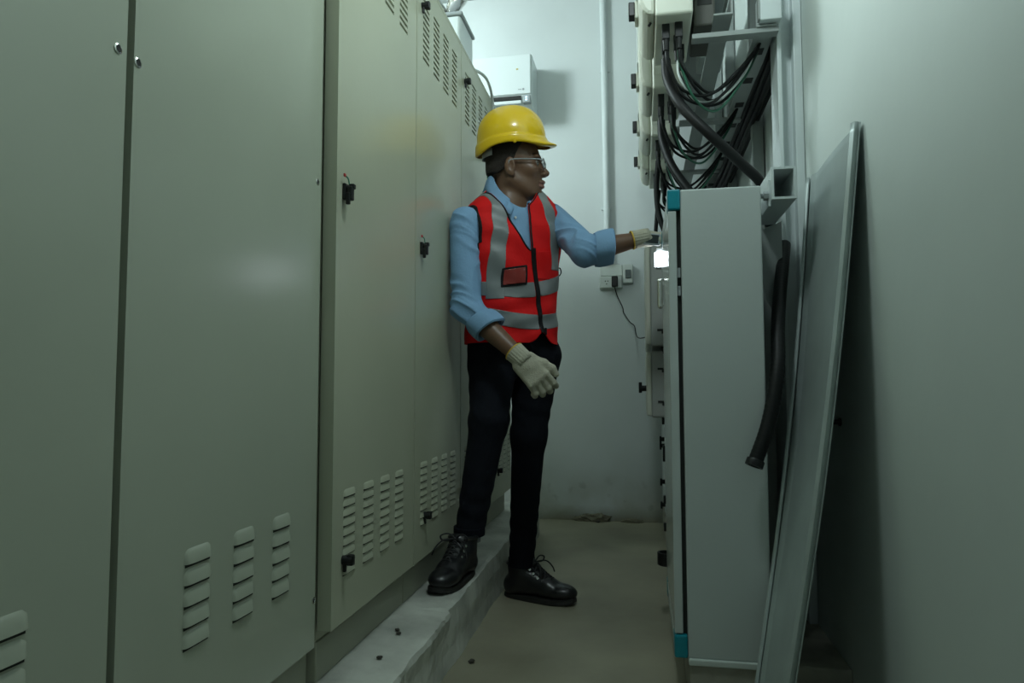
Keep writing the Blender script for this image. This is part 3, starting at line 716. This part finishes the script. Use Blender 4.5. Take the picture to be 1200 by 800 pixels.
def body_sdf(p):
    q = hloc(p)
    d = head_sdf(q) * HK
    n0 = wld((-.022, 0, -.045), HF)
    d = su(d, rc(p, n0, neckB, .054, .058), k=.02)
    t = np.stack([(p - TO.astype(np.float32)) @ TL_.astype(np.float32), (p - TO.astype(np.float32)) @ TF.astype(np.float32), p[:, 2]], 1)
    d = su(d, el(t, (0, -.005, 1.20), (.135, .085, .19)), el(t, (0, 0, .95), (.115, .08, .17)), k=.05)
    d = su(d, rc(p, neckB - A3(0, 0, .03), Rs, .05, .04), rc(p, neckB - A3(0, 0, .02), Ls, .05, .04), k=.03)
    for s, e, w in ((Rs, Re, Rw), (Ls, Le, Lw)):
        d = su(d, rc(p, s, e, .045, .036), k=.02); f1 = e + (w - e) * .3
        d = su(d, rc(p, e, f1, .035, .0375), rc(p, f1, w, .0375, .0245), k=.015)
        d = su(d, rc(p, w, w + (w - e) / np.linalg.norm(w - e) * .05, .023, .015), k=.01)
    for h, k_, a in ((hipR, kneR, ankR), (hipL, kneL, ankL)):
        d = su(d, rc(p, h, k_, .072, .045), rc(p, k_, a, .045, .030), k=.03)
    return d
body = sdf_obj('body', body_sdf, (-.66, 2.0, .10), (.07, 2.52, 1.68), .0032, M['skin'], man)
# lips in their own tone
V, Q = [tuple(v.co) for v in body.data.vertices], [tuple(p.vertices) for p in body.data.polygons]
qh = hloc(np.array(V, np.float32))
near = np.abs(qh[:, 2] + .067) < .02
sel = [f for f in Q if all(near[i] and qh[i, 0] > .07 for i in f)]
mask = ((qh[:, 1] / .025) ** 2 + ((qh[:, 2] + .0675) / .0155) ** 2 - 1) + (qh[:, 0] < .078) * 2.
Vl, Fl, _ = clip(V, sel, mask)
lv = np.array(Vl) + HF[1][0] * .0006
me = bpy.data.meshes.new('lips'); me.from_pydata([tuple(v) for v in lv], [], Fl); link('lips', me, M['lips'], man, True)
for s in (-1, 1):
    c = wld((.0665, .031 * s, .001), HF); q = MB(); bmesh.ops.create_uvsphere(q.bm, u_segments=20, v_segments=14, radius=.0134)
    for v in q.bm.verts: v.co += Vector(c)
    e_ = q.build('eye', M['eyew'], man, smooth=True)
    gz = HF[1][0] * .96 + HF[1][1] * .12 * 0 + HF[1][2] * -.12
    MB().lathe([(.0062, -.001), (.0062, .0003), (.0045, .0014), (.001, .0018)], c + gz / np.linalg.norm(gz) * .0127, gz, 16).build('iris', M['iris'], e_, smooth=True)
    b = [wld((.081 - .010 * abs(t) - .012 * max(0, t - .3), s * (.014 + .034 * t), .0255 + .006 * math.sin(t * 2.6)), HF) for t in (0, .25, .5, .75, 1)]
    MB().tube(spline(b, 4), .0028, 6).build('eyebrow', M['hair'], man, smooth=True)
# hair (cropped, seen below the helmet)
def hair_sdf(p):
    q = hloc(p); d = el(q, (-.014, 0, .030), (.0945, .0765, .0865))
    d = sm(d, el(q, (-.050, 0, -.02), (.056, .064, .05)), .02)
    line = q[:, 0] - (.004 + .50 * np.clip(q[:, 2] - .02, -.02, .2)) ; low = -.030 - q[:, 2] + np.maximum(0, q[:, 0] + .055) * .55
    return np.maximum(np.maximum(d, line), np.maximum(low, q[:, 2] - .085))
sdf_obj('hair', hair_sdf, (-.60, 2.18, 1.42), (-.30, 2.47, 1.64), .003, M['hair'], man)

# helmet ----------------------------------------------------------
def helmet():
    hf = frame(wld((-.015, -.004, .060), HF), HF[1][0] + HF[1][2] * .02, HF[1][2] - HF[1][0] * .02 - HF[1][1] * .10)
    na, Lx, Ly, Hh = 120, .119, .106, .140
    prof = [(1.02, -.006), (1.055, -.006), (1.070, -.002), (1.068, .006), (1.055, .016), (1.045, .024), (1.0, .028)] + [(math.cos(t) ** .90, .028 + (Hh - .028) * math.sin(t) ** .97) for t in np.linspace(.05, math.pi / 2, 16)]
    rows = []
    for i in range(na + 1):
        a = 2 * math.pi * i / na; ca, sa = math.cos(a), math.sin(a)
        rim = -.018 * max(0, -ca) ** 1.2 + .014 * math.exp(-((abs(sa) - 1) / .25) ** 2) * (1 if abs(ca) < .8 else 0) + .000
        br = max(0, ca - .25) / .75; br = br * br * (3 - 2 * br)
        r = []
        for j, (k, z) in enumerate(prof):
            fade = max(0, 1 - z / .075); ex = 0.
            if j == 1: ex = .030 * br
            if j == 2: ex = .032 * br
            if j == 3: ex = .012 * br
            if j == 0: ex = .012 * br
            dz = rim * fade + (.003 * br if j in (1, 2) else 0)
            rid = .0035 * math.exp(-((sa * k * Ly / .010) ** 2)) + .0025 * math.exp(-(((abs(sa) * k * Ly - .035) / .008) ** 2)) if z > .06 else 0
            r.append(wld((ca * (Lx * k + ex), sa * (Ly * k), z + dz + rid), hf))
        rows.append(r)
    h = MB().grid(rows); bmesh.ops.remove_doubles(h.bm, verts=h.bm.verts, dist=1e-5)
    o = h.build('helmet', M['helmet'], man, smooth=False, solid=.003); o.data.shade_smooth()
    o.modifiers.new('sub', 'SUBSURF').levels = 1; o.modifiers['sub'].render_levels = 1
    # headband seen under the shell at the back, and the small hook at the side
    q = MB(); P = []
    for i in range(61):
        a = math.radians(125 + 110 * i / 60); P.append([wld((-.012 + .106 * math.cos(a), .085 * math.sin(a), zz - .012 * max(0, -math.cos(a))), HF) for zz in (.034, .058)])
    q.grid(P).build('headband', M['strap'], o, smooth=True, solid=.002)
    q = MB(); c = wld((.010, -.112, .060), HF); q.lathe([(.006, -.004), (.007, 0), (.004, .004)], c, HF[1][1] * -1, 12).build('strap_hook', M['helmet'], o, smooth=True)
    # small raised moulding on the shell side
helmet()
# spectacles -------------------------------------------------------
def specs():
    t = MB(); rim = MB()
    for s in (-1, 1):
        t.tube(spline([wld((-.018, .081 * s, -.010), HF), wld((-.008, .0815 * s, .006), HF), wld((.04, .075 * s, .008), HF), wld((.084, .064 * s, .007), HF), wld((.0935, .057 * s, .004), HF)], 8), .0022, 8)
        pts = []
        for k in range(29):
            a = 2 * math.pi * k / 28; ca, sa = math.cos(a), math.sin(a); x = .0975 - .020 * abs(.033 + .024 * ca)
            pts.append(wld((x, s * (.033 + .024 * np.sign(ca) * abs(ca) ** .6), -.001 + .0145 * np.sign(sa) * abs(sa) ** .6), HF))
        rim.tube(pts, .0017, 8)
    rim.tube(spline([wld((.0940, -.009, .003), HF), wld((.0975, 0, .006), HF), wld((.0940, .009, .003), HF)], 5), .0018, 8)
    o = rim.build('spectacles', M['specs'], man, smooth=True); t.build('temple_arm', M['specs'], o, smooth=True)
    for s in (-1, 1):
        q = MB(); f = []
        for k in range(28):
            a = 2 * math.pi * k / 28; ca, sa = math.cos(a), math.sin(a)
            f.append(q.bm.verts.new(wld((.0972 - .020 * abs(.033 + .024 * ca), s * (.033 + .024 * np.sign(ca) * abs(ca) ** .6), -.001 + .0145 * np.sign(sa) * abs(sa) ** .6), HF)))
        q.bm.faces.new(f); q.build('lens', M['lensm'], o, solid=.001)
specs()

# torso cloth surface ---------------------------------------------
ZK = [.86, .90, 1.0, 1.1, 1.2, 1.28, 1.33, 1.366, 1.393, 1.418, 1.438, 1.456]
AK = [.155, .154, .149, .155, .165, .172, .172, .160, .134, .100, .074, .060]
BK = [.108, .108, .104, .108, .116, .112, .100, .088, .078, .070, .062, .056]
def torso_pt(th, z, off):
    a = np.interp(z, ZK, AK) + off; b = np.interp(z, ZK, BK) + off; n = 2.35
    c, s = math.cos(th), math.sin(th); l = a * np.sign(c) * abs(c) ** (2 / n); f = b * np.sign(s) * abs(s) ** (2 / n)
    zz = z + .17 * l * min(1, max(0, (z - 1.02) / .25))
    w = .0055 * math.sin(38 * l + 60 * z + 2 * math.sin(9 * z)) * (.4 + .6 * math.sin(11 * l + 3) ** 2) + .003 * math.sin(85 * z - 30 * l) * math.exp(-((z - .99) / .08) ** 2)
    cx = -.010 * max(0, (z - 1.3) / .1)
    p = TO + TL_ * (l + cx * 0) + TF * (f * (1 + w / max(b, .02)) - .012 * max(0, min(1, (z - 1.25) / .15)) + .004)
    return (p[0], p[1], zz), (l, f, z)
def torso_mesh(off, z0, z1, nz, nt):
    V, G, F = [], [], []
    for j in range(nz + 1):
        z = z0 + (z1 - z0) * j / nz
        for i in range(nt):
            p, g = torso_pt(2 * math.pi * i / nt, z, off); V.append(p); G.append(g)
    for j in range(nz):
        for i in range(nt): F.append((j * nt + i, j * nt + (i + 1) % nt, (j + 1) * nt + (i + 1) % nt, (j + 1) * nt + i))
    return V, np.array(G), F
# shirt: torso + sleeves ------------------------------------------
def wr(p, k1, amp):                                                # sleeve folds
    a = np.abs(np.sin(.5 * (p[:, 2] * k1 * 2.3 + p[:, 0] * 75 + 2.6 * np.sin(p[:, 1] * 45 + p[:, 2] * 24)))) ** .6
    return amp * (1.6 * a - 1) * (.45 + .55 * np.sin(p[:, 0] * 31 + p[:, 2] * 23 + p[:, 1] * 19))
def sleeve_sdf(p):
    fR = (Rw - Re) / np.linalg.norm(Rw - Re); fL = (Lw - Le) / np.linalg.norm(Lw - Le)
    cR, cL = Re + fR * .085, Le + fL * .045
    d = su(rc(p, Rs, Re, .053, .048), rc(p, Re, cR, .048, .043), k=.02)
    d2 = su(rc(p, Ls, Le, .053, .051), rc(p, Le, cL, .051, .045), k=.02)
    d = np.minimum(d + wr(p, 70, .008) * np.exp(-np.linalg.norm(p - Re.astype(np.float32), axis=1) / .16), d2 + wr(p, 60, .008) * np.exp(-np.linalg.norm(p - Le.astype(np.float32), axis=1) / .14)) + wr(p, 45, .003)
    # cut flat at the cuffs
    for c, f in ((cR, fR), (cL, fL)):
        cutp = (p - (c + f * .002).astype(np.float32)) @ f.astype(np.float32); nearc = np.linalg.norm(p - c.astype(np.float32), axis=1) - .09
        d = np.maximum(d, np.minimum(cutp, -nearc))
    d = np.maximum(d, -.618 - p[:, 0])                            # pressed flat against the cabinet
    return d
Vs, Qs = nets(sleeve_sdf, (-.66, 2.02, .86), (-.05, 2.52, 1.47), .004)
Vt, Gt, Ft = torso_mesh(.0, .93, 1.454, 70, 100)
nkc = np.array([(v[0] - neckB[0]) for v in Vt]); nfr = np.array([(np.array(v) - neckB) @ TF for v in Vt]); nlt = np.array([(np.array(v) - neckB) @ TL_ for v in Vt]); vz = np.array([v[2] for v in Vt])
Vt, Ft, _ = clip(Vt, Ft, np.minimum(vz - (1.380 - .60 * nfr), .086 - np.hypot(nlt, nfr - .02)))      # neck opening, lower in front
me = mesh_vq('shirt', list(map(tuple, Vs)) + list(Vt), [tuple(q) for q in Qs] + [tuple(i + len(Vs) for i in f) for f in Ft])
shirt = link('shirt', me, M['shirt'], man, True)
# rolled cuffs
for c0, w, e, r0, ln in ((Re, Rw, .062, .047, .052), (Le, Lw, .030, .0505, .058)):
    f = (w - c0) / np.linalg.norm(w - c0); o = c0 + f * e; a = Vector(f); u = a.orthogonal().normalized(); v_ = a.cross(u); rows = []
    for k in range(49):
        an = 2 * math.pi * k / 48; wv = 1 + .05 * math.sin(3 * an + 1) + .03 * math.sin(5 * an); dirv = u * math.cos(an) + v_ * math.sin(an)
        sl = .010 * math.sin(an + .8)
        rows.append([tuple(Vector(o) + a * (h + sl) + dirv * (r * wv)) for r, h in ((r0 - .004, .004), (r0 + .003, -.002), (r0 + .0075, .012), (r0 + .0085, ln * .6), (r0 + .007, ln), (r0 + .001, ln + .003), (r0 - .006, ln - .002), (r0 - .010, ln - .02))])
    for r in rows:
        for i, p in enumerate(r): r[i] = (max(p[0], -.617), p[1], p[2])
    q = MB().grid(rows); bmesh.ops.remove_doubles(q.bm, verts=q.bm.verts, dist=1e-5); q.build('rolled_cuff', M['shirt'], shirt, smooth=True)
# collar
def push(p, off):
    """keep a point outside the shirt front"""
    p = np.array(p, float); r = p - TO; l = r @ TL_; f = r @ TF - .004; z = p[2]
    for _ in range(3): z = p[2] - .17 * l * min(1, max(0, (z - 1.02) / .25))
    f += .012 * max(0, min(1, (z - 1.25) / .15))
    a = np.interp(z, ZK, AK) + off; b = np.interp(z, ZK, BK) + off; k = ((abs(l) / a) ** 2.35 + (abs(f) / b) ** 2.35) ** (1 / 2.35)
    if k < 1 and abs(l) < a and z < 1.37:
        p = p + TF * max(0., b * (1 - (abs(l) / a) ** 2.35) ** (1 / 2.35) - f)
    return tuple(p)
def collar():
    rows = []; n = 72; fr = TF * 1.0 + TL_ * .02; fr = fr / np.linalg.norm(fr); lf = A3(-fr[1], fr[0], 0)
    nc = neckB + fr * .006
    for i in range(n + 1):
        t = i / n; ang = math.radians(30 + 300 * t); c = math.cos(ang); dv = fr * c + lf * math.sin(ang)
        tip = math.exp(-(min(t, 1 - t) / .085) ** 2); zc = 1.458 - (.105 if c > 0 else .012) * c
        def P(r, z): q = nc + dv * r; return A3(q[0], q[1], z)
        r0 = .064 + .008 * max(0, c)
        rows.append([tuple(P(r0 - .002, zc - .022)), tuple(P(r0, zc)), tuple(P(r0 + .001, zc + .012)), tuple(P(r0 + .006, zc + .014)),
                     push(P(r0 + .012 + .004 * tip, zc + .002), .006), push(P(r0 + .018 + .008 * tip, zc - .018 - .006 * tip), .009 if t > .5 else .003), push(P(r0 + .026 + .016 * tip, zc - .040 - .016 * tip) + lf * .012 * tip * np.sign(.5 - t), .012 if t > .5 else .003)])
    MB().grid(rows).build('collar', M['shirt'], shirt, smooth=True, solid=.003)
collar()
q = MB(); rows = []
for i in range(41):
    a = 2 * math.pi * i / 40; dv = TF * math.cos(a) + TL_ * math.sin(a); fz = -.046 * math.cos(a)
    rows.append([tuple(neckB + dv * r + A3(0, 0, z + fz)) for r, z in ((.063, .016), (.068, .022), (.075, .012), (.088, -.02))])
q.grid(rows).build('undershirt', M['tee'], man, smooth=True)
for z in (1.315, 1.265, 1.225):
    p, g = torso_pt(math.pi / 2 + .22, z, .001); MB().cyl(p, tuple(np.array(p) + TF * .0025), .0045, n=12).build('button', M['tee'], shirt)

# vest --------------------------------------------------------------
Vv, Gv, Fv = torso_mesh(.011, .875, 1.454, 150, 220)
l, f, z = Gv[:, 0], Gv[:, 1], Gv[:, 2]
hem = (.893 + .036 * np.exp(-((l - .047) / .028) ** 2) * (f > 0)) - z
arm = 1 - np.sqrt(((f + .004) / .060) ** 2 + ((z - 1.240) / .115) ** 2); arm = np.where(np.abs(l) > .075, arm * .06, -1.)
arm = np.maximum(arm, np.where((z > 1.24), np.abs(l) - .163, -1.))
vw = -.098 * np.clip((z - 1.195) / .20, 0, 2) ** .62
vneck = np.where(f > 0, np.minimum(np.minimum(l - vw, -.004 + .02 * np.clip((z - 1.30) / .1, 0, 1) - l), z - 1.195), -1)
nk = np.where(f > 0, z - np.where(l > -.006, 1.350 + .85 * np.clip(l, 0, .1), 1.432), z - 1.438); nk = np.where(np.abs(l) < .09, nk, -1.)
cutv = np.maximum(np.maximum(hem, arm), np.maximum(vneck, nk))
V1, F1, S1 = clip(Vv, Fv, cutv)
def carry(vals, S): vals = np.asarray(vals); return np.array([vals[a] * (1 - t) + vals[b] * t for a, b, t in S])
l1, f1, z1, c1 = (carry(x, S1) for x in (l, f, z, cutv))
def piece(name, m, V, F, g, parent, off, thick=.0025):
    Vp, Fp, Sp = clip(V, F, g)
    if not Fp: return None
    me = bpy.data.meshes.new(name); me.from_pydata(Vp, [], Fp); me.update()
    cen = np.array([TO[0], TO[1]])
    for v in me.vertices:
        d_ = np.array([v.co.x, v.co.y]) - cen; d_ /= np.linalg.norm(d_) + 1e-9
        v.co.x += d_[0] * off; v.co.y += d_[1] * off
    o = link(name, me, m, parent, True)
    if thick:
        md = o.modifiers.new('solid', 'SOLIDIFY'); md.thickness = thick; md.offset = 0
    return o
vest = piece('safety_vest', M['vest'], V1, F1, np.full(len(V1), -1.), man, 0, .003)
arm1 = carry(arm, S1); vn1 = carry(np.maximum(vneck, nk), S1); hem1 = carry(hem, S1)
for s in (-1, 1): piece('piping', M['pipe'], V1, F1, np.where(l1 * s > 0, -.0065 - np.where(np.abs(l1) > .07, arm1, -1), 1.), vest, .0022)
piece('piping', M['pipe'], V1, F1, np.where(f1 > -.02, -.0055 - np.maximum(vn1, -1), 1.), vest, .0022)
lz = .002 + .045 * np.clip((1.2 - z1) / .27, 0, 1)
zipg = np.where(f1 > 0, np.maximum(np.abs(l1 - lz) - .0085, z1 - 1.205), 1.)
piece('zip', M['pipe'], V1, F1, zipg, vest, .0028)
nz_ = np.where(f1 > 0, np.abs(l1 - lz) - .010, 1.)
ub = np.abs(z1 - (1.068 + .10 * np.clip(l1, -.2, .2) + .9 * l1 * l1)) - .0245
lb = np.abs(z1 - (.962 + 1.0 * l1 * l1)) - .0245
piece('reflective_tape', M['tape'], V1, F1, np.maximum(ub, -nz_), vest, .0018)
piece('reflective_tape', M['tape'], V1, F1, np.maximum(lb, -nz_), vest, .0018)
for s in (-1, 1):
    lc = (.118 if s < 0 else .108) + (.0 if s < 0 else 0) - .022 * np.clip((z1 - 1.18) / .2, 0, 1)
    g = np.abs(l1 * s - lc) - .0235; g = np.maximum(g, 1.085 + .05 * s - z1)
    piece('reflective_tape', M['tape'], V1, F1, np.maximum(g, arm1 + .003), vest, .0021)
pk = np.maximum(np.abs(l1 + .060) - .042, np.abs(z1 - 1.112 - .12 * (l1 + .06)) - .033); pk = np.where(f1 > 0, pk, 1.)
piece('pocket_frame', M['pipe'], V1, F1, pk, vest, .0040)
piece('pocket_window', M['window'], V1, F1, pk + .0075, vest, .0060)
pk2 = np.where(f1 > 0, np.maximum(np.maximum(np.abs(l1 - .050) - .030, np.abs(z1 - 1.150) - .045), -(np.abs(z1 - 1.15) - .012) - .030), 1.)
piece('chest_pocket', M['vest'], V1, F1, pk2, vest, .0022)
p, g = torso_pt(math.pi / 2 - .98, 1.135, .013)
MB().tube(spline([np.array(p) + A3(-.006, 0, .012), np.array(p) + A3(.004, 0, .012), np.array(p) + A3(.008, -.004, -.004), np.array(p) + A3(0, -.006, -.016), np.array(p) + A3(-.008, -.004, -.004), np.array(p) + A3(-.006, 0, .012)], 5), .0022, 8).build('fabric_loop', M['pipe'], vest, smooth=True)
p, g = torso_pt(math.pi / 2 - .30, .935, .016); MB().box(p[0] - .004, p[0] + .004, p[1] - .004, p[1] + .002, p[2] - .014, p[2] + .010, .002).build('zip_puller', M['pipe'], vest)

# trousers ----------------------------------------------------------
def leg_sdf(p):
    t = np.stack([(p - TO.astype(np.float32)) @ TL_.astype(np.float32), (p - TO.astype(np.float32)) @ TF.astype(np.float32), p[:, 2]], 1)
    pel = el(t, (.0, -.004, .90), (.152, .104, .120))
    R = su(rc(p, hipR + A3(0, 0, .0), kneR, .088, .060), rc(p, kneR, ankR + A3(.003, 0, .01), .060, .045), k=.03)
    L = su(rc(p, hipL, kneL, .088, .059), rc(p, kneL, ankL + A3(0, 0, .0), .059, .044), k=.03)
    d = su(pel, np.minimum(R, L), k=.03)
    w = .0018 * np.sin(p[:, 2] * 105 + p[:, 0] * 42 + 2 * np.sin(p[:, 1] * 40)) * (np.exp(-((p[:, 2] - .36) / .10) ** 2) * (p[:, 1] < 2.26) + np.exp(-((p[:, 2] - .24) / .12) ** 2) * (p[:, 1] > 2.26) + .8 * np.exp(-((p[:, 2] - .66) / .06) ** 2))
    w = w + .0025 * np.sin(p[:, 2] * 50 - p[:, 0] * 60 + p[:, 1] * 30) * np.exp(-((p[:, 2] - .82) / .07) ** 2)
    d = d + w
    hemz = np.where((p[:, 1] < 2.27) & (p[:, 0] < -.46), .286, .118)
    d = np.maximum(d, hemz - p[:, 2]); d = np.maximum(d, p[:, 2] - .955); d = np.maximum(d, -.617 - p[:, 0])
    # legs hollow at the hem
    return d
trs = sdf_obj('trousers', leg_sdf, (-.66, 2.02, .10), (-.20, 2.54, .99), .004, M['trouser'], man)
for c, r in ((ankR + A3(.004, .001, .020), .0485), (ankL + A3(0, .003, -.006), .0465)):
    MB().lathe([(r - .006, -.006), (r + .001, -.007), (r + .002, .002), (r + .0015, .018), (r - .003, .020)], tuple(c), (.02, -.05, 1), 28).build('hem', M['trouser'], trs, smooth=True)
MB().tube(spline([A3(*torso_pt(math.pi / 2 + .02, .90, .006)[0]), A3(-.352, 2.232, .86), A3(-.372, 2.25, .80)], 6), .0025, 6).build('fly_seam', M['trouser'], trs, smooth=True)

# boots -------------------------------------------------------------
def boot(org, F, k=1.08, name='boot'):
    f0 = frame(org, F, (0, 0, 1)); kz = np.array([k, k, k * .82]); fr = (f0[0], f0[1] * kz[:, None])
    def up_sdf(p):
        q = loc(p, f0) / kz.astype(np.float32)
        d = su(el(q, (.215, .004, .048), (.066, .045, .037)), rc(q, (.05, 0, .055), (.17, .002, .055), .036, .041), el(q, (.035, 0, .055), (.040, .036, .05)), k=.02)
        d = su(d, rc(q, (.075, 0, .11), (.17, .002, .070), .042, .036), rc(q, (.062, 0, .07), (.060, 0, .150), .040, .0475), k=.02)
        d = np.maximum(d, .013 - q[:, 2]); d = np.maximum(d, q[:, 2] - .158 + .10 * np.clip(q[:, 0] - .06, -.1, .1) * -1)
        return d * k * .85
    pts = [wld((x, y, z), fr) for x in (-.02, .31) for y in (-.07, .07) for z in (0, .2)]
    lo = np.min(pts, 0); hi = np.max(pts, 0)
    b = sdf_obj(name, up_sdf, lo, hi, .0028, M['boot'], man)
    # sole
    q = MB(); rows = []; n = 56
    for k in range(n + 1):
        a = 2 * math.pi * k / n; x = .138 + .148 * np.sign(math.cos(a)) * abs(math.cos(a)) ** .8; wdt = .040 + .011 * max(0, min(1, (x - .08) / .11)); y = wdt * np.sign(math.sin(a)) * abs(math.sin(a)) ** .75
        toe = .012 * max(0, (x - .21) / .076) ** 2
        rows.append([wld((.138 + (x - .138) * s, y * s, z_ + toe), fr) for s, z_ in ((.3, .0), (.92, .0), (.95, .004), (.95, .012), (.94, .013), (.945, .015), (.94, .021), (.86, .022))])
    q.grid(rows); bmesh.ops.remove_doubles(q.bm, verts=q.bm.verts, dist=1e-5); bmesh.ops.holes_fill(q.bm, edges=[e for e in q.bm.edges if e.is_boundary])
    s_ = q.build('sole', M['sole'], b, smooth=True)
    # padded collar, tongue and laces
    MB().tube([wld((.060 + .046 * math.cos(a), .044 * math.sin(a), .158 + .10 * (.046 * math.cos(a))), fr) for a in np.linspace(0, 2 * math.pi, 33)], .0065, 8).build('padded_collar', M['boot'], b, smooth=True)
    tg = MB().grid([[wld((x + .004 * math.cos(3 * v), v * .026, z_ - .010 * v * v), fr) for v in np.linspace(-1, 1, 9)] for x, z_ in ((.165, .110), (.145, .126), (.125, .146), (.112, .166), (.106, .184))]).build('tongue', M['boot'], b, smooth=True, solid=.005)
    lc = MB(); R = [(.185, .0985), (.166, .112), (.148, .1275), (.132, .1445), (.117, .160)]
    for i, (x, z_) in enumerate(R):
        lc.tube(spline([wld((x - .004, -.028, z_ - .020), fr), wld((x + .003, -.014, z_ + .001), fr), wld((x + .004, 0, z_ + .006), fr), wld((x + .003, .014, z_ + .001), fr), wld((x - .004, .028, z_ - .020), fr)], 5), .0026, 6)
        if i: 
            x2, z2 = R[i - 1]
            for s in (-1, 1): lc.tube(spline([wld((x2, s * .020, z2 - .008), fr), wld(((x + x2) / 2 + .004, 0, (z_ + z2) / 2 + .008), fr), wld((x, -s * .020, z_ - .008), fr)], 5), .0024, 6)
    for s in (-1, 1):
        lc.tube(spline([wld((.120, 0, .166), fr), wld((.128, s * .022, .186), fr), wld((.136, s * .046, .178), fr), wld((.132, s * .040, .160), fr), wld((.124, s * .006, .164), fr)], 6), .0026, 6)
        lc.tube(spline([wld((.122, 0, .166), fr), wld((.150, s * .030, .166), fr), wld((.166, s * .052, .138), fr), wld((.172, s * .060, .112), fr)], 6), .0024, 6)
    lc.build('laces', M['lace'], b, smooth=True)
    q = MB()
    for i, (x, z_) in enumerate(R):
        for s in (-1, 1): q.lathe([(.0042, 0), (.0042, .002), (.002, .0022)], wld((x - .004, s * .0305, z_ - .022), fr), HF[1][2] * .4 + fr[1][1] * s * .8 + fr[1][0] * .3, 10)
    q.build('eyelets', M['chrome'], b)
    return b
boot(A3(-.545, 2.155, HP), (-.15, -.99, 0), .95)
boot(A3(-.492, 2.463, 0), (.962, -.270, 0), .97)
MB().cyl((-.548, 2.140, .262), (-.545, 2.142, .325), .0385, .040, 24).build('sock', M['sock'], man, smooth=True)
MB().cyl((-.436, 2.442, .11), (-.429, 2.435, .14), .036, .038, 24).build('sock', M['sock'], man, smooth=True)

# gloves ------------------------------------------------------------
def glove(W0, dirv, nrm, side, fingers, thumb, palm_len, cuff_dir, bbox, lab=None):
    """dirv: wrist to fingers, nrm: out of the back of the hand, side: +1 when thumb lies on dirv x nrm side"""
    d0 = np.array(dirv, float); d0 /= np.linalg.norm(d0); n0 = np.array(nrm, float); n0 -= d0 * (n0 @ d0); n0 /= np.linalg.norm(n0); s0 = np.cross(d0, n0) * side
    fr = (np.array(W0, float), np.array([d0, s0, n0]))
    def f_(p):
        q = loc(p, fr)
        d = rb(q, (palm_len * .58, .0, 0), (palm_len * .46, .039, .0145), .014)
        d = su(d, rc(q, (.0, 0, 0), (palm_len * .4, 0, 0), .027, .026), k=.02)
        for ch in fingers:
            for a, b in zip(ch, ch[1:]): d = sm(d, rc(q, a[:3], b[:3], a[3], b[3]), .006)
        for a, b in zip(thumb, thumb[1:]): d = sm(d, rc(q, a[:3], b[:3], a[3], b[3]), .010)
        return d - .0006 * np.sin(q[:, 1] * 900) * np.clip(1 - q[:, 0] / .035, 0, 1)
    lo, hi = bbox
    g = sdf_obj('glove', f_, lo, hi, .0022, M['glove'], man)
    cd = np.array(cuff_dir, float); cd /= np.linalg.norm(cd); rows = []
    a = Vector(cd); u = Vector(n0 - cd * (n0 @ cd)).normalized(); v_ = a.cross(u); o = Vector(W0)
    for k in range(81):
        an = 2 * math.pi * k / 80; rib = .0007 * math.cos(an * 20)
        rows.append([tuple(o + a * h + u * math.cos(an) * (r + rib) * .96 + v_ * math.sin(an) * (r + rib) * 1.06) for r, h in ((.0265, .036), (.0285, .022), (.0288, .004), (.0295, -.012), (.0300, -.020))])
    q = MB().grid(rows); bmesh.ops.remove_doubles(q.bm, verts=q.bm.verts, dist=1e-5); q.build('ribbed_cuff', M['glove'], g, smooth=True, solid=.002)
    MB().tube([tuple(o + a * -.021 + u * math.cos(t) * .0290 + v_ * math.sin(t) * .0318) for t in np.linspace(0, 2 * math.pi, 41)], .0024, 8).build('cuff_band', M['gband'], g, smooth=True)
    return g
pl = .105
# local axes: x to the fingers, y towards the thumb side, z out of the back of the hand
def finger(y, L, r, b1, b2, spread=0., x0=pl * .95):
    a1, a2, a3 = b1, b1 + b2, b1 + b2 * 1.7; P = [np.array([x0, y, .001])]
    for ang, ln in ((a1, .48 * L), (a2, .30 * L), (a3, .22 * L)): P.append(P[-1] + ln * np.array([math.cos(ang) * math.cos(spread), math.sin(spread), -math.sin(ang)]))
    return [(*P[0], r * 1.06), (*P[1], r), (*P[2], r * .94), (*P[3], r * .86)]
rf = [finger(.0295, .076, .0098, .50, .75, .10), finger(.0098, .083, .0101, .55, .80, .03), finger(-.0100, .078, .0098, .60, .85, -.04), finger(-.0285, .062, .0090, .65, .9, -.12)]
rt = [(.030, .026, -.006, .0150), (.066, .046, -.006, .0130), (.094, .056, -.008, .0112), (.116, .056, -.012, .0095)]
RH = A3(-.372, 2.070, .846)
glove(RH, (.098, -.012, -.118), (.18, -.93, .12), -1, rf, rt, pl, Rw - Re, ((-.46, 1.98, .64), (-.22, 2.20, .90)))
lf_ = [finger(.0295, .076, .0098, .35, .65, .08), finger(.0098, .083, .0101, .30, .60, .02), finger(-.0100, .078, .0098, .35, .65, -.03), finger(-.0285, .062, .0090, .4, .7, -.10)]
lt = [(.028, .024, -.008, .0150), (.055, .044, -.016, .0130), (.082, .052, -.026, .0112), (.106, .050, -.034, .0095)]
LH = A3(-.004, 2.245, 1.231)
glove(LH, (.80, .55, .10), (-.12, -.02, 1), 1, lf_, lt, .095, Lw - Le, ((-.06, 2.15, 1.13), (.22, 2.45, 1.33)))
t = empty('handheld_device', (.045, 2.235, 1.205), 'small dark grey flat device held in the gloved hand at the enclosure edge', 'handheld device')
R_ = Matrix.Rotation(math.radians(8), 3, 'Y')
MB().box(.012, .066, 2.226, 2.238, 1.206, 1.244, .003, 2, R_).build('case', M['greyplast'], t)
MB().box(.020, .060, 2.2245, 2.2265, 1.211, 1.239, .001, 1, R_).build('screen', mat('dark_screen', (.02, .03, .03), .2), t)
